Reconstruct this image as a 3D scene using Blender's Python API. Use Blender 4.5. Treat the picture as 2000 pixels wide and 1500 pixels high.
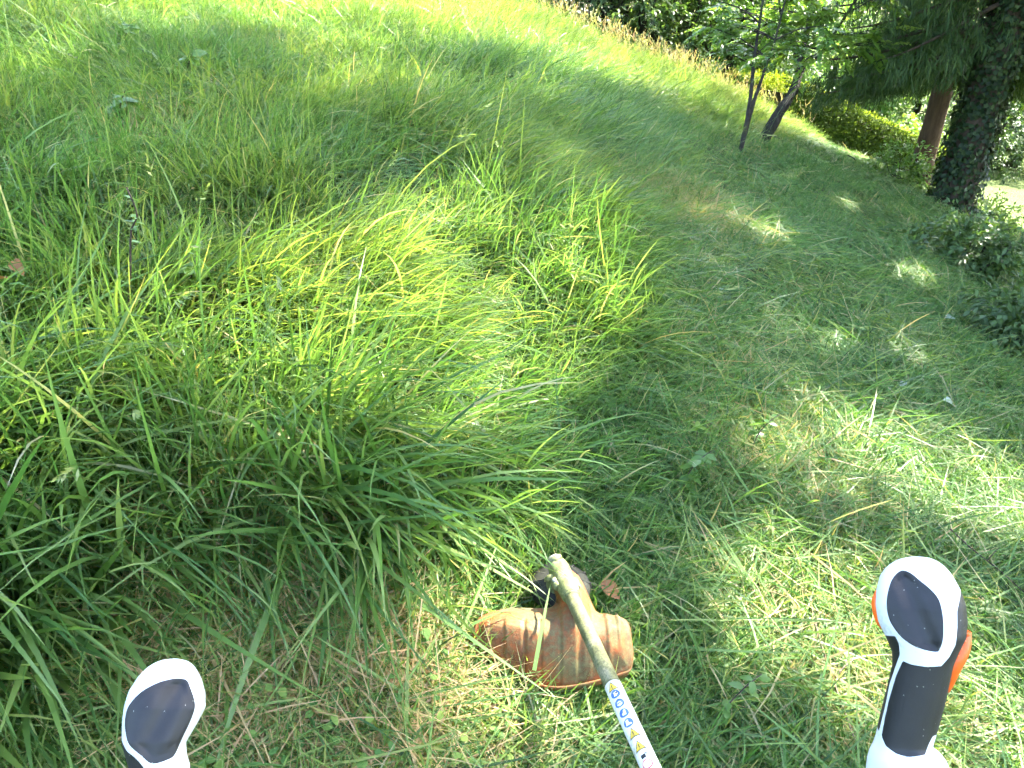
import bpy, math, random
import numpy as np
from mathutils import Vector, Matrix

for o in list(bpy.data.objects):
    bpy.data.objects.remove(o, do_unlink=True)
scene = bpy.context.scene
COL = scene.collection
RNG = np.random.default_rng(7)
random.seed(7)
R = math.radians

# ------------------------------------------------------------------ camera, sky, sun, exposure
CAM_H, PITCH, F = 1.30, R(28), 1400.0            # F: focal length in pixels of a 2000 px wide frame
cam_data = bpy.data.cameras.new("camera")
cam_data.sensor_width = 36.0
cam_data.lens = 36.0 * F / 2000.0
cam_data.clip_start = 0.03
cam_data.clip_end = 2000
cam = bpy.data.objects.new("camera", cam_data)
COL.objects.link(cam)
cam.location = (0, 0, CAM_H)
cam.rotation_euler = (R(90) - PITCH, 0, 0)
scene.camera = cam

SUN_AZ, SUN_EL = R(56), R(46)                     # clockwise from +Y
SUN = np.array([math.sin(SUN_AZ) * math.cos(SUN_EL), math.cos(SUN_AZ) * math.cos(SUN_EL), math.sin(SUN_EL)])
world = bpy.data.worlds.new("World")
scene.world = world
world.use_nodes = True
wn = world.node_tree
sky = wn.nodes.new("ShaderNodeTexSky")
sky.sky_type = 'NISHITA'
sky.sun_disc = False
sky.sun_elevation = SUN_EL
sky.sun_rotation = SUN_AZ
sky.dust_density = 2.0
wn.links.new(sky.outputs[0], wn.nodes["Background"].inputs[0])
wn.nodes["Background"].inputs[1].default_value = 0.15

sl = bpy.data.lights.new("sun", 'SUN')
sl.energy = 5.0
sl.angle = R(0.53)
sl.color = (1.0, 0.94, 0.82)
so = bpy.data.objects.new("sun", sl)
COL.objects.link(so)
so.rotation_euler = Vector(tuple(SUN)).to_track_quat('Z', 'Y').to_euler()
so.location = (20, 15, 30)

scene.view_settings.view_transform = 'Standard'
scene.view_settings.look = 'None'
scene.view_settings.gamma = 1.0
scene.view_settings.use_curve_mapping = False
scene.view_settings.exposure = 3.4
scene.render.engine = 'CYCLES'
scene.cycles.max_bounces = 4
scene.cycles.diffuse_bounces = 3
scene.cycles.transmission_bounces = 3
scene.cycles.glossy_bounces = 1
scene.cycles.use_adaptive_sampling = True
scene.cycles.adaptive_threshold = 0.04
scene.cycles.adaptive_min_samples = 12
scene.cycles.sample_clamp_indirect = 4.0
scene.cycles.caustics_reflective = False
scene.cycles.caustics_refractive = False

# ------------------------------------------------------------------ terrain
_ly = np.array([-60, -3, -1, 0, 2, 4, 6, 8, 11, 14, 20, 40, 400.])
_lh = np.array([-3.5, -.45, -.16, 0, .32, .61, .83, 1.00, 1.13, 1.20, 1.25, 1.25, 1.25])
_YY = np.linspace(-60, 400, 9201)
_HH = np.interp(_YY, _ly, _lh)
_k = np.hanning(31); _k /= _k.sum()
_HH = np.convolve(np.pad(_HH, 15, mode='edge'), _k, mode='valid')


def softplus(x, s):
    return np.logaddexp(0, x / s) * s


_lat = np.random.default_rng(3).random((64, 64))


def noise(x, y, sc=1.0, seed=0):
    """smooth value noise, 0..1"""
    x = np.asarray(x, float) / sc + seed * 7.31
    y = np.asarray(y, float) / sc + seed * 3.77
    xi = np.floor(x).astype(int); yi = np.floor(y).astype(int)
    fx = x - xi; fy = y - yi
    fx = fx * fx * (3 - 2 * fx); fy = fy * fy * (3 - 2 * fy)
    g = lambda a, b: _lat[a % 64, b % 64]
    return (g(xi, yi) * (1 - fx) + g(xi + 1, yi) * fx) * (1 - fy) + (g(xi, yi + 1) * (1 - fx) + g(xi + 1, yi + 1) * fx) * fy


def base_h(x, y):
    a = np.interp(y, [0, 14], [.33, .385])
    xx = np.clip(x, -25, None)
    xx = np.where(xx > 9, 9 + 3.0 * (1 - np.exp(-(xx - 9) / 8.0)), xx)
    k = softplus(xx, .3) - softplus(np.zeros_like(xx), .3)
    return np.interp(y, _YY, _HH) - (.17 * xx + (a - .17) * k)


def H(x, y):
    x = np.asarray(x, float); y = np.asarray(y, float)
    return base_h(x, y) + (noise(x, y, .9, 1) - .5) * .07 + (noise(x, y, .33, 2) - .5) * .03


_c, _s = math.cos(PITCH), math.sin(PITCH)
CAM = np.array([0, 0, CAM_H])


def ray(px, py):
    u = (px - 1000) / F; v = (750 - py) / F
    return np.array([u, _c + v * _s, -_s + v * _c])


def P(px, py, depth):
    return CAM + ray(px, py) * depth


def at(px, py):
    """where the line of sight meets the ground"""
    d = ray(px, py)
    t = np.linspace(.3, 60, 6000)
    g = CAM_H + d[2] * t - H(d[0] * t, d[1] * t)
    i = int(np.argmax(g < 0))
    return CAM + d * t[i]


def gnd(x, y, dz=0.0):
    return np.array([x, y, float(H(x, y)) + dz])


# ------------------------------------------------------------------ helpers
def mesh_np(name, verts, quads=None, tris=None, attrs=None, smooth=True):
    me = bpy.data.meshes.new(name)
    verts = np.asarray(verts, np.float32)
    me.vertices.add(len(verts))
    me.vertices.foreach_set("co", verts.ravel())
    loops, starts = [], []
    n = 0
    if quads is not None and len(quads):
        q = np.asarray(quads, np.int32)
        loops.append(q.ravel()); starts.append(np.arange(len(q)) * 4); n = len(q) * 4
    if tris is not None and len(tris):
        t = np.asarray(tris, np.int32)
        loops.append(t.ravel()); starts.append(n + np.arange(len(t)) * 3)
    loops = np.concatenate(loops).astype(np.int32); starts = np.concatenate(starts).astype(np.int32)
    me.loops.add(len(loops)); me.loops.foreach_set("vertex_index", loops)
    me.polygons.add(len(starts)); me.polygons.foreach_set("loop_start", starts)
    if attrs:
        for k, v in attrs.items():
            a = me.attributes.new(k, 'FLOAT', 'POINT')
            a.data.foreach_set("value", np.asarray(v, np.float32))
    me.update(calc_edges=True)
    if smooth:
        me.polygons.foreach_set("use_smooth", np.ones(len(starts), bool))
    me.validate()
    return me


def obj(name, me, mat=None, parent=None, loc=None):
    o = bpy.data.objects.new(name, me)
    COL.objects.link(o)
    if mat is not None and me is not None and not me.materials:
        me.materials.append(mat)
    if parent is not None:
        o.parent = parent
        o.matrix_parent_inverse = Matrix.Translation(parent.location).inverted() if parent.parent is None else Matrix.Identity(4)
    if loc is not None:
        o.location = loc
    return o


def child_world(o, parent):
    """parent a mesh whose vertices are in world coordinates"""
    o.parent = parent
    o.matrix_parent_inverse = world_of(parent).inverted()
    return o


def world_of(o):
    m = Matrix.Translation(o.location) @ o.rotation_euler.to_matrix().to_4x4()
    m = m @ Matrix.Diagonal((*o.scale, 1))
    if o.parent:
        m = world_of(o.parent) @ o.matrix_parent_inverse @ m
    return m


def empty(name, loc, label=None, cat=None, group=None):
    o = bpy.data.objects.new(name, None)
    COL.objects.link(o)
    o.location = tuple(float(v) for v in loc)
    o.empty_display_size = .1
    if label:
        tag(o, label, cat, group)
    return o


def tag(o, label=None, cat=None, group=None, kind=None):
    if label: o["label"] = label
    if cat: o["category"] = cat
    if group: o["group"] = group
    if kind: o["kind"] = kind
    return o


def part(name, me, mat, parent):
    o = bpy.data.objects.new(name, me)
    COL.objects.link(o)
    if mat is not None and not me.materials:
        me.materials.append(mat)
    return child_world(o, parent)


class MB:
    def __init__(s):
        s.v, s.q, s.t, s.a = [], [], [], []
        s.n = 0

    def add(s, v, q=None, t=None, a=None):
        v = np.asarray(v, float)
        if q is not None and len(q): s.q.append(np.asarray(q) + s.n)
        if t is not None and len(t): s.t.append(np.asarray(t) + s.n)
        s.v.append(v); s.a.append(np.full(len(v), .5) if a is None else np.broadcast_to(a, len(v)))
        s.n += len(v)
        return s

    def mesh(s, name, smooth=True):
        return mesh_np(name, np.concatenate(s.v), np.concatenate(s.q) if s.q else None,
                       np.concatenate(s.t) if s.t else None, {"rnd": np.concatenate(s.a)}, smooth)


def frames(pts):
    pts = np.asarray(pts, float)
    T = np.gradient(pts, axis=0)
    T /= np.linalg.norm(T, axis=1, keepdims=True) + 1e-9
    ref = np.array([0, 0, 1.]) if abs(T[0, 2]) < .9 else np.array([1., 0, 0])
    N = np.zeros_like(T)
    n = np.cross(ref, T[0]); n /= np.linalg.norm(n)
    for i in range(len(T)):
        n = n - T[i] * n.dot(T[i]); n /= np.linalg.norm(n) + 1e-9
        N[i] = n
    return T, N, np.cross(T, N)


def tube(mb, pts, rad, seg=8, cap=True, bump=0.0, a=None, flat=1.0):
    pts = np.asarray(pts, float)
    rad = np.broadcast_to(np.asarray(rad, float), len(pts))
    T, N, B = frames(pts)
    th = np.linspace(0, 2 * np.pi, seg, endpoint=False)
    ring = N[:, None, :] * np.cos(th)[None, :, None] + B[:, None, :] * np.sin(th)[None, :, None] * flat
    rr = rad[:, None] * np.ones((1, seg))
    if bump:
        rr = rr * (1 + bump * (RNG.random(rr.shape) - .5))
    v = pts[:, None, :] + ring * rr[:, :, None]
    K = len(pts)
    i = np.arange(K - 1)[:, None] * seg; j = np.arange(seg)[None, :]; j2 = (j + 1) % seg
    q = np.stack([i + j, i + j2, i + seg + j2, i + seg + j], -1).reshape(-1, 4)
    v = v.reshape(-1, 3)
    t = []
    if cap:
        v = np.vstack([v, pts[0], pts[-1]])
        c0, c1 = len(v) - 2, len(v) - 1
        for k in range(seg):
            t.append((c0, (k + 1) % seg, k))
            t.append((c1, (K - 1) * seg + k, (K - 1) * seg + (k + 1) % seg))
    mb.add(v, q, np.array(t) if t else None, a)


def smooth_path(ctrl, n):
    """Catmull-Rom through control points"""
    c = np.asarray(ctrl, float)
    c = np.vstack([2 * c[0] - c[1], c, 2 * c[-1] - c[-2]])
    out = []
    m = len(c) - 3
    for s in np.linspace(0, m - 1e-6, n):
        i = int(s); t = s - i
        p0, p1, p2, p3 = c[i:i + 4]
        out.append(.5 * ((2 * p1) + (-p0 + p2) * t + (2 * p0 - 5 * p1 + 4 * p2 - p3) * t * t + (-p0 + 3 * p1 - 3 * p2 + p3) * t ** 3))
    return np.array(out)


# ------------------------------------------------------------------ materials
def new_mat(name):
    m = bpy.data.materials.new(name)
    m.use_nodes = True
    nt = m.node_tree
    for n in list(nt.nodes): nt.nodes.remove(n)
    out = nt.nodes.new("ShaderNodeOutputMaterial")
    return m, nt, out


def N(nt, kind, **kw):
    n = nt.nodes.new(kind)
    for k, v in kw.items():
        setattr(n, k, v)
    return n


def ramp(nt, fac, stops, interp='LINEAR'):
    r = nt.nodes.new("ShaderNodeValToRGB")
    r.color_ramp.interpolation = interp
    e = r.color_ramp.elements
    while len(e) < len(stops): e.new(.5)
    for el, (p, c) in zip(e, stops):
        el.position = p; el.color = (*c, 1)
    nt.links.new(fac, r.inputs[0])
    return r.outputs[0]


def mixc(nt, a, b, fac, mode='MIX'):
    m = nt.nodes.new("ShaderNodeMix"); m.data_type = 'RGBA'; m.blend_type = mode
    for sock, v in ((m.inputs[0], fac), (m.inputs[6], a), (m.inputs[7], b)):
        if isinstance(v, (int, float)): sock.default_value = v
        elif isinstance(v, tuple): sock.default_value = (*v, 1)
        else: nt.links.new(v, sock)
    return m.outputs[2]


def mathn(nt, op, a, b=None, clamp=False):
    m = nt.nodes.new("ShaderNodeMath"); m.operation = op; m.use_clamp = clamp
    for i, v in enumerate((a, b)):
        if v is None: continue
        if isinstance(v, (int, float)): m.inputs[i].default_value = v
        else: nt.links.new(v, m.inputs[i])
    return m.outputs[0]


def attr(nt, name, typ='GEOMETRY'):
    a = nt.nodes.new("ShaderNodeAttribute"); a.attribute_name = name; a.attribute_type = typ
    return a.outputs["Fac"]


def noise_fac(nt, scale, detail=4, rough=.6, coord='Object', vec=None):
    n = nt.nodes.new("ShaderNodeTexNoise")
    n.inputs["Scale"].default_value = scale; n.inputs["Detail"].default_value = detail; n.inputs["Roughness"].default_value = rough
    if vec is None:
        tc = nt.nodes.new("ShaderNodeTexCoord"); vec = tc.outputs[coord]
    nt.links.new(vec, n.inputs["Vector"])
    return n.outputs["Fac"]


def bump(nt, height, strength, dist=.01):
    b = nt.nodes.new("ShaderNodeBump")
    b.inputs["Strength"].default_value = strength; b.inputs["Distance"].default_value = dist
    nt.links.new(height, b.inputs["Height"])
    return b.outputs[0]


def principled(nt, out, color, rough=.5, spec=.5, normal=None, metal=0.0):
    p = nt.nodes.new("ShaderNodeBsdfPrincipled")
    if isinstance(color, tuple): p.inputs["Base Color"].default_value = (*color, 1)
    else: nt.links.new(color, p.inputs["Base Color"])
    if isinstance(rough, (int, float)): p.inputs["Roughness"].default_value = rough
    else: nt.links.new(rough, p.inputs["Roughness"])
    p.inputs["Specular IOR Level"].default_value = spec
    p.inputs["Metallic"].default_value = metal
    if normal is not None: nt.links.new(normal, p.inputs["Normal"])
    if out is not None: nt.links.new(p.outputs[0], out.inputs[0])
    return p


def leaf_material(name, stops, trans_mul=(1.95, 1.9, .85), trans=.4, rough=.42, spec=.45, instancer=False, tint_cols=None):
    """thin leaf: glossy principled in front, translucent behind; colour from the per-leaf attribute rnd"""
    m, nt, out = new_mat(name)
    c = ramp(nt, attr(nt, "rnd"), stops)
    if tint_cols:
        t = attr(nt, "tint", 'INSTANCER' if instancer else 'GEOMETRY')
        c = mixc(nt, c, ramp(nt, t, tint_cols), 1.0, 'MULTIPLY')
    p = principled(nt, None, c, rough, spec)
    tr = nt.nodes.new("ShaderNodeBsdfTranslucent")
    nt.links.new(mixc(nt, c, trans_mul, 1.0, 'MULTIPLY'), tr.inputs[0])
    mx = nt.nodes.new("ShaderNodeMixShader"); mx.inputs[0].default_value = trans
    nt.links.new(p.outputs[0], mx.inputs[1]); nt.links.new(tr.outputs[0], mx.inputs[2])
    nt.links.new(mx.outputs[0], out.inputs[0])
    return m


# colours in the material are real reflectances; most blades green, a few straw
GRASS = [(0, (.035, .082, .020)), (.3, (.075, .148, .035)), (.6, (.122, .20, .052)), (.82, (.17, .24, .075)),
         (.93, (.20, .25, .09)), (.955, (.33, .29, .15)), (1, (.37, .32, .19))]
TINT = [(0, (.68, .86, .88)), (.5, (.95, 1, 1)), (1, (1.28, 1.06, .88))]
MOWN = [(0, (.022, .056, .013)), (.3, (.048, .115, .024)), (.62, (.088, .18, .040)), (.84, (.155, .21, .06)), (.90, (.22, .20, .095)), (1, (.27, .235, .13))]
M = {}
M['grass'] = leaf_material("grass_blade", GRASS, trans=.42, tint_cols=TINT)
M['grass_i'] = leaf_material("grass_blade_far", GRASS, trans=.42, tint_cols=TINT, instancer=True)
M['mown_i'] = leaf_material("mown_blade", MOWN, trans=.35, rough=.5, tint_cols=[(0, (.8, .95, .85)), (.55, (1, 1, 1)), (.8, (1.35, 1.12, 1.0)), (1, (1.8, 1.35, 1.5))], instancer=True)
M['stalk'] = leaf_material("seed_stalk", [(0, (.14, .21, .06)), (.5, (.25, .26, .11)), (.8, (.34, .29, .14)), (1, (.33, .21, .13))], trans=.25, rough=.6, spec=.2)
M['clover'] = leaf_material("ground_leaf", [(0, (.045, .11, .028)), (.6, (.07, .15, .035)), (1, (.15, .23, .05))], trans=.3, rough=.65, spec=.2, instancer=True, tint_cols=TINT)


def ground_mat():
    m, nt, out = new_mat("soil_and_thatch")
    f1 = noise_fac(nt, 3.0, 6, .65); f2 = noise_fac(nt, 60, 5, .7)
    c = ramp(nt, f2, [(.25, (.020, .018, .008)), (.5, (.055, .055, .02)), (.75, (.13, .115, .05))])
    g = ramp(nt, f2, [(.25, (.018, .035, .008)), (.6, (.05, .085, .02)), (.85, (.09, .12, .035))])
    col = mixc(nt, c, g, ramp(nt, f1, [(.35, (0, 0, 0)), (.65, (1, 1, 1))]))
    principled(nt, out, col, .95, .1, bump(nt, f2, .8, .02))
    return m


def lawn_mat():
    m, nt, out = new_mat("short_lawn")
    f2 = noise_fac(nt, 35, 6, .75); f1 = noise_fac(nt, .8, 4)
    c = ramp(nt, f2, [(.3, (.03, .06, .009)), (.5, (.055, .095, .014)), (.75, (.09, .12, .025))])
    c2 = ramp(nt, f2, [(.3, (.04, .065, .012)), (.7, (.09, .11, .028))])
    principled(nt, out, mixc(nt, c, c2, f1), .9, .15, bump(nt, f2, .7, .03))
    return m


def bark_mat(name, c0, c1, moss=None, scale=14):
    m, nt, out = new_mat(name)
    tc = nt.nodes.new("ShaderNodeTexCoord")
    mp = nt.nodes.new("ShaderNodeMapping"); mp.inputs["Scale"].default_value = (1, 1, .22)
    nt.links.new(tc.outputs["Object"], mp.inputs[0])
    f = noise_fac(nt, scale, 7, .7, vec=mp.outputs[0])
    c = ramp(nt, f, [(.3, c0), (.7, c1)])
    if moss:
        f2 = noise_fac(nt, 3.5, 5, .6)
        c = mixc(nt, c, moss, ramp(nt, f2, [(.5, (0, 0, 0)), (.65, (1, 1, 1))]))
    principled(nt, out, c, .9, .2, bump(nt, f, 1.0, .03))
    return m


def plain_mat(name, c, rough=.5, spec=.5, scuff=None, scale=40, bumpy=0.0):
    m, nt, out = new_mat(name)
    if scuff:
        f = noise_fac(nt, scale, 6, .65)
        col = ramp(nt, f, [(.35, c), (.72, scuff)])
        principled(nt, out, col, rough, spec, bump(nt, f, bumpy, .002) if bumpy else None)
    else:
        principled(nt, out, c, rough, spec)
    return m


def dusty_rubber():
    m, nt, out = new_mat("dark_rubber")
    tc = nt.nodes.new("ShaderNodeTexCoord")
    vo = nt.nodes.new("ShaderNodeTexVoronoi"); vo.inputs["Scale"].default_value = 330; vo.inputs["Randomness"].default_value = 1
    nt.links.new(tc.outputs["Object"], vo.inputs["Vector"])
    big = noise_fac(nt, 60, 3)
    speck = mathn(nt, 'LESS_THAN', vo.outputs["Distance"], .13)
    sel = mathn(nt, 'GREATER_THAN', nt.nodes.new("ShaderNodeSeparateColor").outputs[0], .5)
    sc = [n for n in nt.nodes if n.bl_idname == "ShaderNodeSeparateColor"][0]
    nt.links.new(vo.outputs["Color"], sc.inputs[0])
    sel.node.inputs[1].default_value = .80
    fac = mathn(nt, 'MULTIPLY', speck, sel)
    fac = mathn(nt, 'MULTIPLY', fac, .55)
    fine = noise_fac(nt, 900, 2)
    base = ramp(nt, big, [(.3, (.0085, .0085, .0095)), (.7, (.0135, .0135, .015))])
    principled(nt, out, mixc(nt, base, (.35, .34, .30), fac), .55, .45, bump(nt, fine, .12, .001))
    return m


def deflector_mat():
    m, nt, out = new_mat("grimy_orange_plastic")
    f1 = noise_fac(nt, 9, 6, .65); f2 = noise_fac(nt, 120, 4, .7); f3 = noise_fac(nt, 22, 5, .7)
    c = ramp(nt, f3, [(.30, (.065, .028, .009)), (.5, (.165, .050, .011)), (.72, (.37, .085, .015))])
    dirt = ramp(nt, f2, [(.3, (.035, .036, .011)), (.7, (.13, .12, .045))])
    fac = ramp(nt, mathn(nt, 'ADD', f1, mathn(nt, 'MULTIPLY', mathn(nt, 'SUBTRACT', f2, .5), .5)), [(.38, (0, 0, 0)), (.58, (.85, .85, .85))])
    principled(nt, out, mixc(nt, c, dirt, fac), .62, .35, bump(nt, f2, .5, .003))
    return m


def mossy_metal(name, c0, c1, c2):
    m, nt, out = new_mat(name)
    f1 = noise_fac(nt, 30, 5, .65); f2 = noise_fac(nt, 220, 4, .7)
    c = ramp(nt, f1, [(.3, c0), (.5, c1), (.72, c2)])
    c = mixc(nt, c, ramp(nt, f2, [(.35, (.45, .45, .42)), (.65, (1.25, 1.22, 1.2))]), 1.0, 'MULTIPLY')
    principled(nt, out, c, .6, .4, bump(nt, f2, .4, .001))
    return m


M['ground'] = ground_mat()
M['lawn'] = lawn_mat()
M['bark_dark'] = bark_mat("spruce_bark", (.02, .015, .010), (.085, .06, .042))
M['bark_brown'] = bark_mat("brown_bark", (.045, .026, .016), (.13, .078, .045))
M['bark_grey'] = bark_mat("grey_bark", (.014, .012, .010), (.055, .048, .038), moss=(.035, .042, .016), scale=26)
M['needles'] = leaf_material("spruce_needles", [(0, (.018, .040, .010)), (.5, (.035, .070, .016)), (1, (.07, .11, .025))], trans=.22, rough=.55, spec=.25)
M['leaf_dark'] = leaf_material("dark_leaves", [(0, (.03, .06, .018)), (.5, (.05, .095, .028)), (1, (.09, .15, .04))], trans=.3, rough=.5, spec=.35)
M['leaf_mid'] = leaf_material("mid_green_leaves", [(0, (.04, .09, .018)), (.5, (.07, .15, .03)), (1, (.13, .22, .04))], trans=.38)
M['leaf_bright'] = leaf_material("bright_leaves", [(0, (.07, .14, .02)), (.5, (.12, .21, .035)), (1, (.19, .27, .05))], trans=.5)
M['hedge'] = leaf_material("hedge_leaves", [(0, (.03, .05, .010)), (.5, (.06, .10, .016)), (1, (.23, .29, .025))], trans=.2, rough=.75, spec=.08)  # bright end of the ramp paints the sunlit look of the hedge top
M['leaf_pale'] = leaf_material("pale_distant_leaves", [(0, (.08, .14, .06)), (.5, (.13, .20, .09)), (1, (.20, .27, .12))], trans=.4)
M['ivy'] = leaf_material("ivy_leaves", [(0, (.010, .022, .007)), (.6, (.018, .038, .010)), (1, (.055, .085, .025))], trans=.2, rough=.5, spec=.25)
M['dry_leaf'] = leaf_material("dry_leaf", [(0, (.24, .11, .05)), (.5, (.36, .17, .08)), (1, (.45, .27, .14))], trans=.25, rough=.6, spec=.2)
M['pale_leaf'] = leaf_material("pale_leaf", [(0, (.17, .24, .17)), (1, (.26, .31, .23))], trans=.2, rough=.5)
M['yellow_leaf'] = leaf_material("yellow_leaf", [(0, (.42, .36, .08)), (1, (.5, .42, .1))], trans=.3, rough=.5)
M['twig'] = plain_mat("twig_bark", (.09, .07, .05), .85, .2, (.24, .19, .13), 60)
M['stem_dark'] = plain_mat("dark_stem", (.03, .018, .014), .7, .3, (.07, .045, .03), 60)
def used_white(name, base, dirt, lo, hi):
    m, nt, out = new_mat(name)
    f1 = noise_fac(nt, 26, 7, .72); f2 = noise_fac(nt, 260, 3, .6)
    f = mathn(nt, 'ADD', f1, mathn(nt, 'MULTIPLY', mathn(nt, 'SUBTRACT', f2, .5), .45))
    c = ramp(nt, f, [(lo, base), (hi, dirt)])
    principled(nt, out, c, ramp(nt, f1, [(.3, (.30, .30, .30)), (.7, (.5, .5, .5))]), .5, bump(nt, f2, .06, .001))
    return m


M['white'] = used_white("white_plastic", (.60, .61, .62), (.36, .36, .28), .54, .80)
M['rubber'] = dusty_rubber()
M['orange'] = plain_mat("orange_plastic", (.80, .13, .01), .4, .5, (.68, .10, .01), 30)
M['deflector'] = deflector_mat()
M['tube'] = mossy_metal("mossy_tube", (.075, .08, .028), (.125, .13, .052), (.21, .205, .125))
M['gearbox'] = mossy_metal("mossy_gearbox", (.07, .085, .022), (.13, .145, .05), (.25, .25, .17))
M['black'] = plain_mat("black_plastic", (.010, .010, .010), .65, .2, (.045, .045, .03), 50)
M['label_white'] = used_white("label_white", (.66, .65, .61), (.30, .29, .19), .50, .72)
M['yellow'] = plain_mat("label_yellow", (.66, .44, .015), .5, .4, (.38, .28, .06), 160)
M['blue'] = plain_mat("label_blue", (.035, .10, .32), .45, .4, (.06, .14, .36), 120)
M['ink'] = plain_mat("label_ink", (.02, .02, .02), .5, .3)
M['red'] = plain_mat("label_red", (.55, .03, .03), .5, .3)
M['steel'] = plain_mat("steel", (.35, .35, .33), .4, .5, (.2, .2, .14), 60)

# ------------------------------------------------------------------ ground sheet
def axis(lo, hi, core_lo, core_hi, step, grow=1.25):
    core = list(np.arange(core_lo, core_hi + 1e-6, step))
    s, v = step, core_hi
    while v < hi: s *= grow; v += s; core.append(v)
    s, v = step, core_lo
    while v > lo: s *= grow; v -= s; core.insert(0, v)
    return np.array(core)


gx = axis(-300, 300, -5, 9, .08)
gy = axis(-300, 400, -.5, 15, .08)
X, Y = np.meshgrid(gx, gy)
Z = H(X, Y)
nx, ny = len(gx), len(gy)
ii = (np.arange(ny - 1)[:, None] * nx + np.arange(nx - 1)[None, :]).ravel()
gq = np.stack([ii, ii + 1, ii + nx + 1, ii + nx], -1)
ground = obj("ground", mesh_np("ground", np.stack([X, Y, Z], -1).reshape(-1, 3), gq), M['ground'])
tag(ground, "dark soil and thatch under the grass of the sloping meadow", kind="structure")

# the mown strip: from the tool's feet past the trees to the hedge (metres on the ground)
MOWN_PX = [(1690, 294), (1590, 290), (1500, 300), (1410, 345), (1335, 400), (1290, 470), (1300, 560), (1330, 700), (1370, 800), (1430, 890),
           (1390, 985), (1250, 1030), (1120, 1040), (1010, 1035), (930, 1055), (820, 1085), (700, 1090), (560, 1075), (430, 1095), (320, 1165), (220, 1250), (120, 1350), (60, 1500)]
mown_poly = [tuple(at(*p)[:2]) for p in MOWN_PX] + [(-.75, -1.5), (14, -1.5), (16, 12), (12, 18)]
mown_poly = np.array(mown_poly)


def sdf_poly(x, y, poly):
    """signed distance, negative inside"""
    x = np.asarray(x, float); y = np.asarray(y, float)
    d = np.full(x.shape, 1e9); ins = np.zeros(x.shape, bool)
    n = len(poly)
    for i in range(n):
        ax, ay = poly[i]; bx, by = poly[(i + 1) % n]
        ex, ey = bx - ax, by - ay
        t = np.clip(((x - ax) * ex + (y - ay) * ey) / (ex * ex + ey * ey + 1e-12), 0, 1)
        d = np.minimum(d, (x - ax - t * ex) ** 2 + (y - ay - t * ey) ** 2)
        c = ((ay > y) != (by > y)) & (x < (bx - ax) * (y - ay) / (by - ay + 1e-15) + ax)
        ins ^= c
    d = np.sqrt(d)
    return np.where(ins, -d, d)


def long_mask(x, y):
    s = sdf_poly(x, y, mown_poly)
    s = s + (noise(x, y, .25, 5) - .5) * .22
    return np.clip(s / .12 + .5, 0, 1)


# a sheet of short lawn beyond the trees on the right
lx = np.linspace(6.2, 40, 90); ly = np.linspace(3.5, 50, 110)
LX, LY = np.meshgrid(lx, ly)
LX = LX + (noise(LX, LY, 1.5, 8) - .5) * .8 * (LX < 6.5)
nxl = len(lx)
ii = (np.arange(len(ly) - 1)[:, None] * nxl + np.arange(nxl - 1)[None, :]).ravel()
lawn = obj("lawn", mesh_np("lawn", np.stack([LX, LY, H(LX, LY) + .03], -1).reshape(-1, 3), np.stack([ii, ii + 1, ii + nxl + 1, ii + nxl], -1)), M['lawn'])
tag(lawn, "sunlit short lawn beyond the ivy-clad trunk", kind="structure")


# ------------------------------------------------------------------ grass
def blades(base, head, length, width, th0, th1, twist, K, tint=None, rnd=None, clamp=True, kink=None):
    """arching blades as ribbons; base (n,3), head = azimuth, th0/th1 = angle from vertical at foot and tip"""
    n = len(base)
    t = np.linspace(0, 1, K + 1)
    th = th0[:, None] + (th1 - th0)[:, None] * t[None, :] ** 1.25
    hd = np.stack([np.cos(head), np.sin(head)], -1)
    wob = (RNG.random((n, 1)) - .5) * .6
    az = head[:, None] + wob * t[None, :]
    d = np.stack([np.sin(th) * np.cos(az), np.sin(th) * np.sin(az), np.cos(th)], -1)
    step = length[:, None, None] / K
    p = np.concatenate([np.zeros((n, 1, 3)), np.cumsum((d[:, :-1] + d[:, 1:]) * .5 * step, axis=1)], 1) + base[:, None, :]
    if clamp:
        g = H(p[..., 0], p[..., 1]) + .006 + .03 * RNG.random((n, 1)) * t[None, :]
        p[..., 2] = np.maximum(p[..., 2], g)
    else:
        p[..., 2] = np.maximum(p[..., 2], .004 + .02 * RNG.random((n, 1)) * t[None, :])
    side = np.stack([-np.sin(az), np.cos(az), np.zeros_like(az)], -1)
    up = np.cross(d, side)
    tw = twist[:, None] * (.3 + t[None, :])
    s = side * np.cos(tw)[..., None] + up * np.sin(tw)[..., None]
    prof = np.minimum(1, .55 + t * 2) * np.clip(1 - t ** 2.6, .03, 1)
    w = width[:, None] * prof[None, :] * .5
    a = p - s * w[..., None]; b = p + s * w[..., None]
    v = np.stack([a, b], 2).reshape(-1, 3)                     # n*(K+1)*2
    o = (np.arange(n) * (K + 1) * 2)[:, None] + (np.arange(K) * 2)[None, :]
    q = np.stack([o, o + 1, o + 3, o + 2], -1).reshape(-1, 4)
    rep = (K + 1) * 2
    r = RNG.random(n) if rnd is None else rnd
    rr = np.clip(r[:, None] + (t[None, :] ** 3) * .10 * (r[:, None] < .84) - .05 * (1 - t[None, :]), 0, 1)
    at_ = {"rnd": np.repeat(rr, 2, axis=1).ravel()}
    if tint is not None:
        at_["tint"] = np.repeat(tint, rep)
    return v, q, at_


def flow(x, y):
    """azimuth the long grass leans to: downhill and a little towards the viewer, swirling from clump to clump"""
    return R(-45) + .35 * np.clip(x, -1, 1) + (noise(x, y, 1.1, 11) - .5) * 1.7 + (noise(x, y, .35, 12) - .5) * 1.3


def in_view(x, y, m=.5):
    # the wedge of ground in sight plus a margin for other viewpoints
    return (np.abs(x) < y * .80 + .35 + m) & (y > .1)


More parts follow.
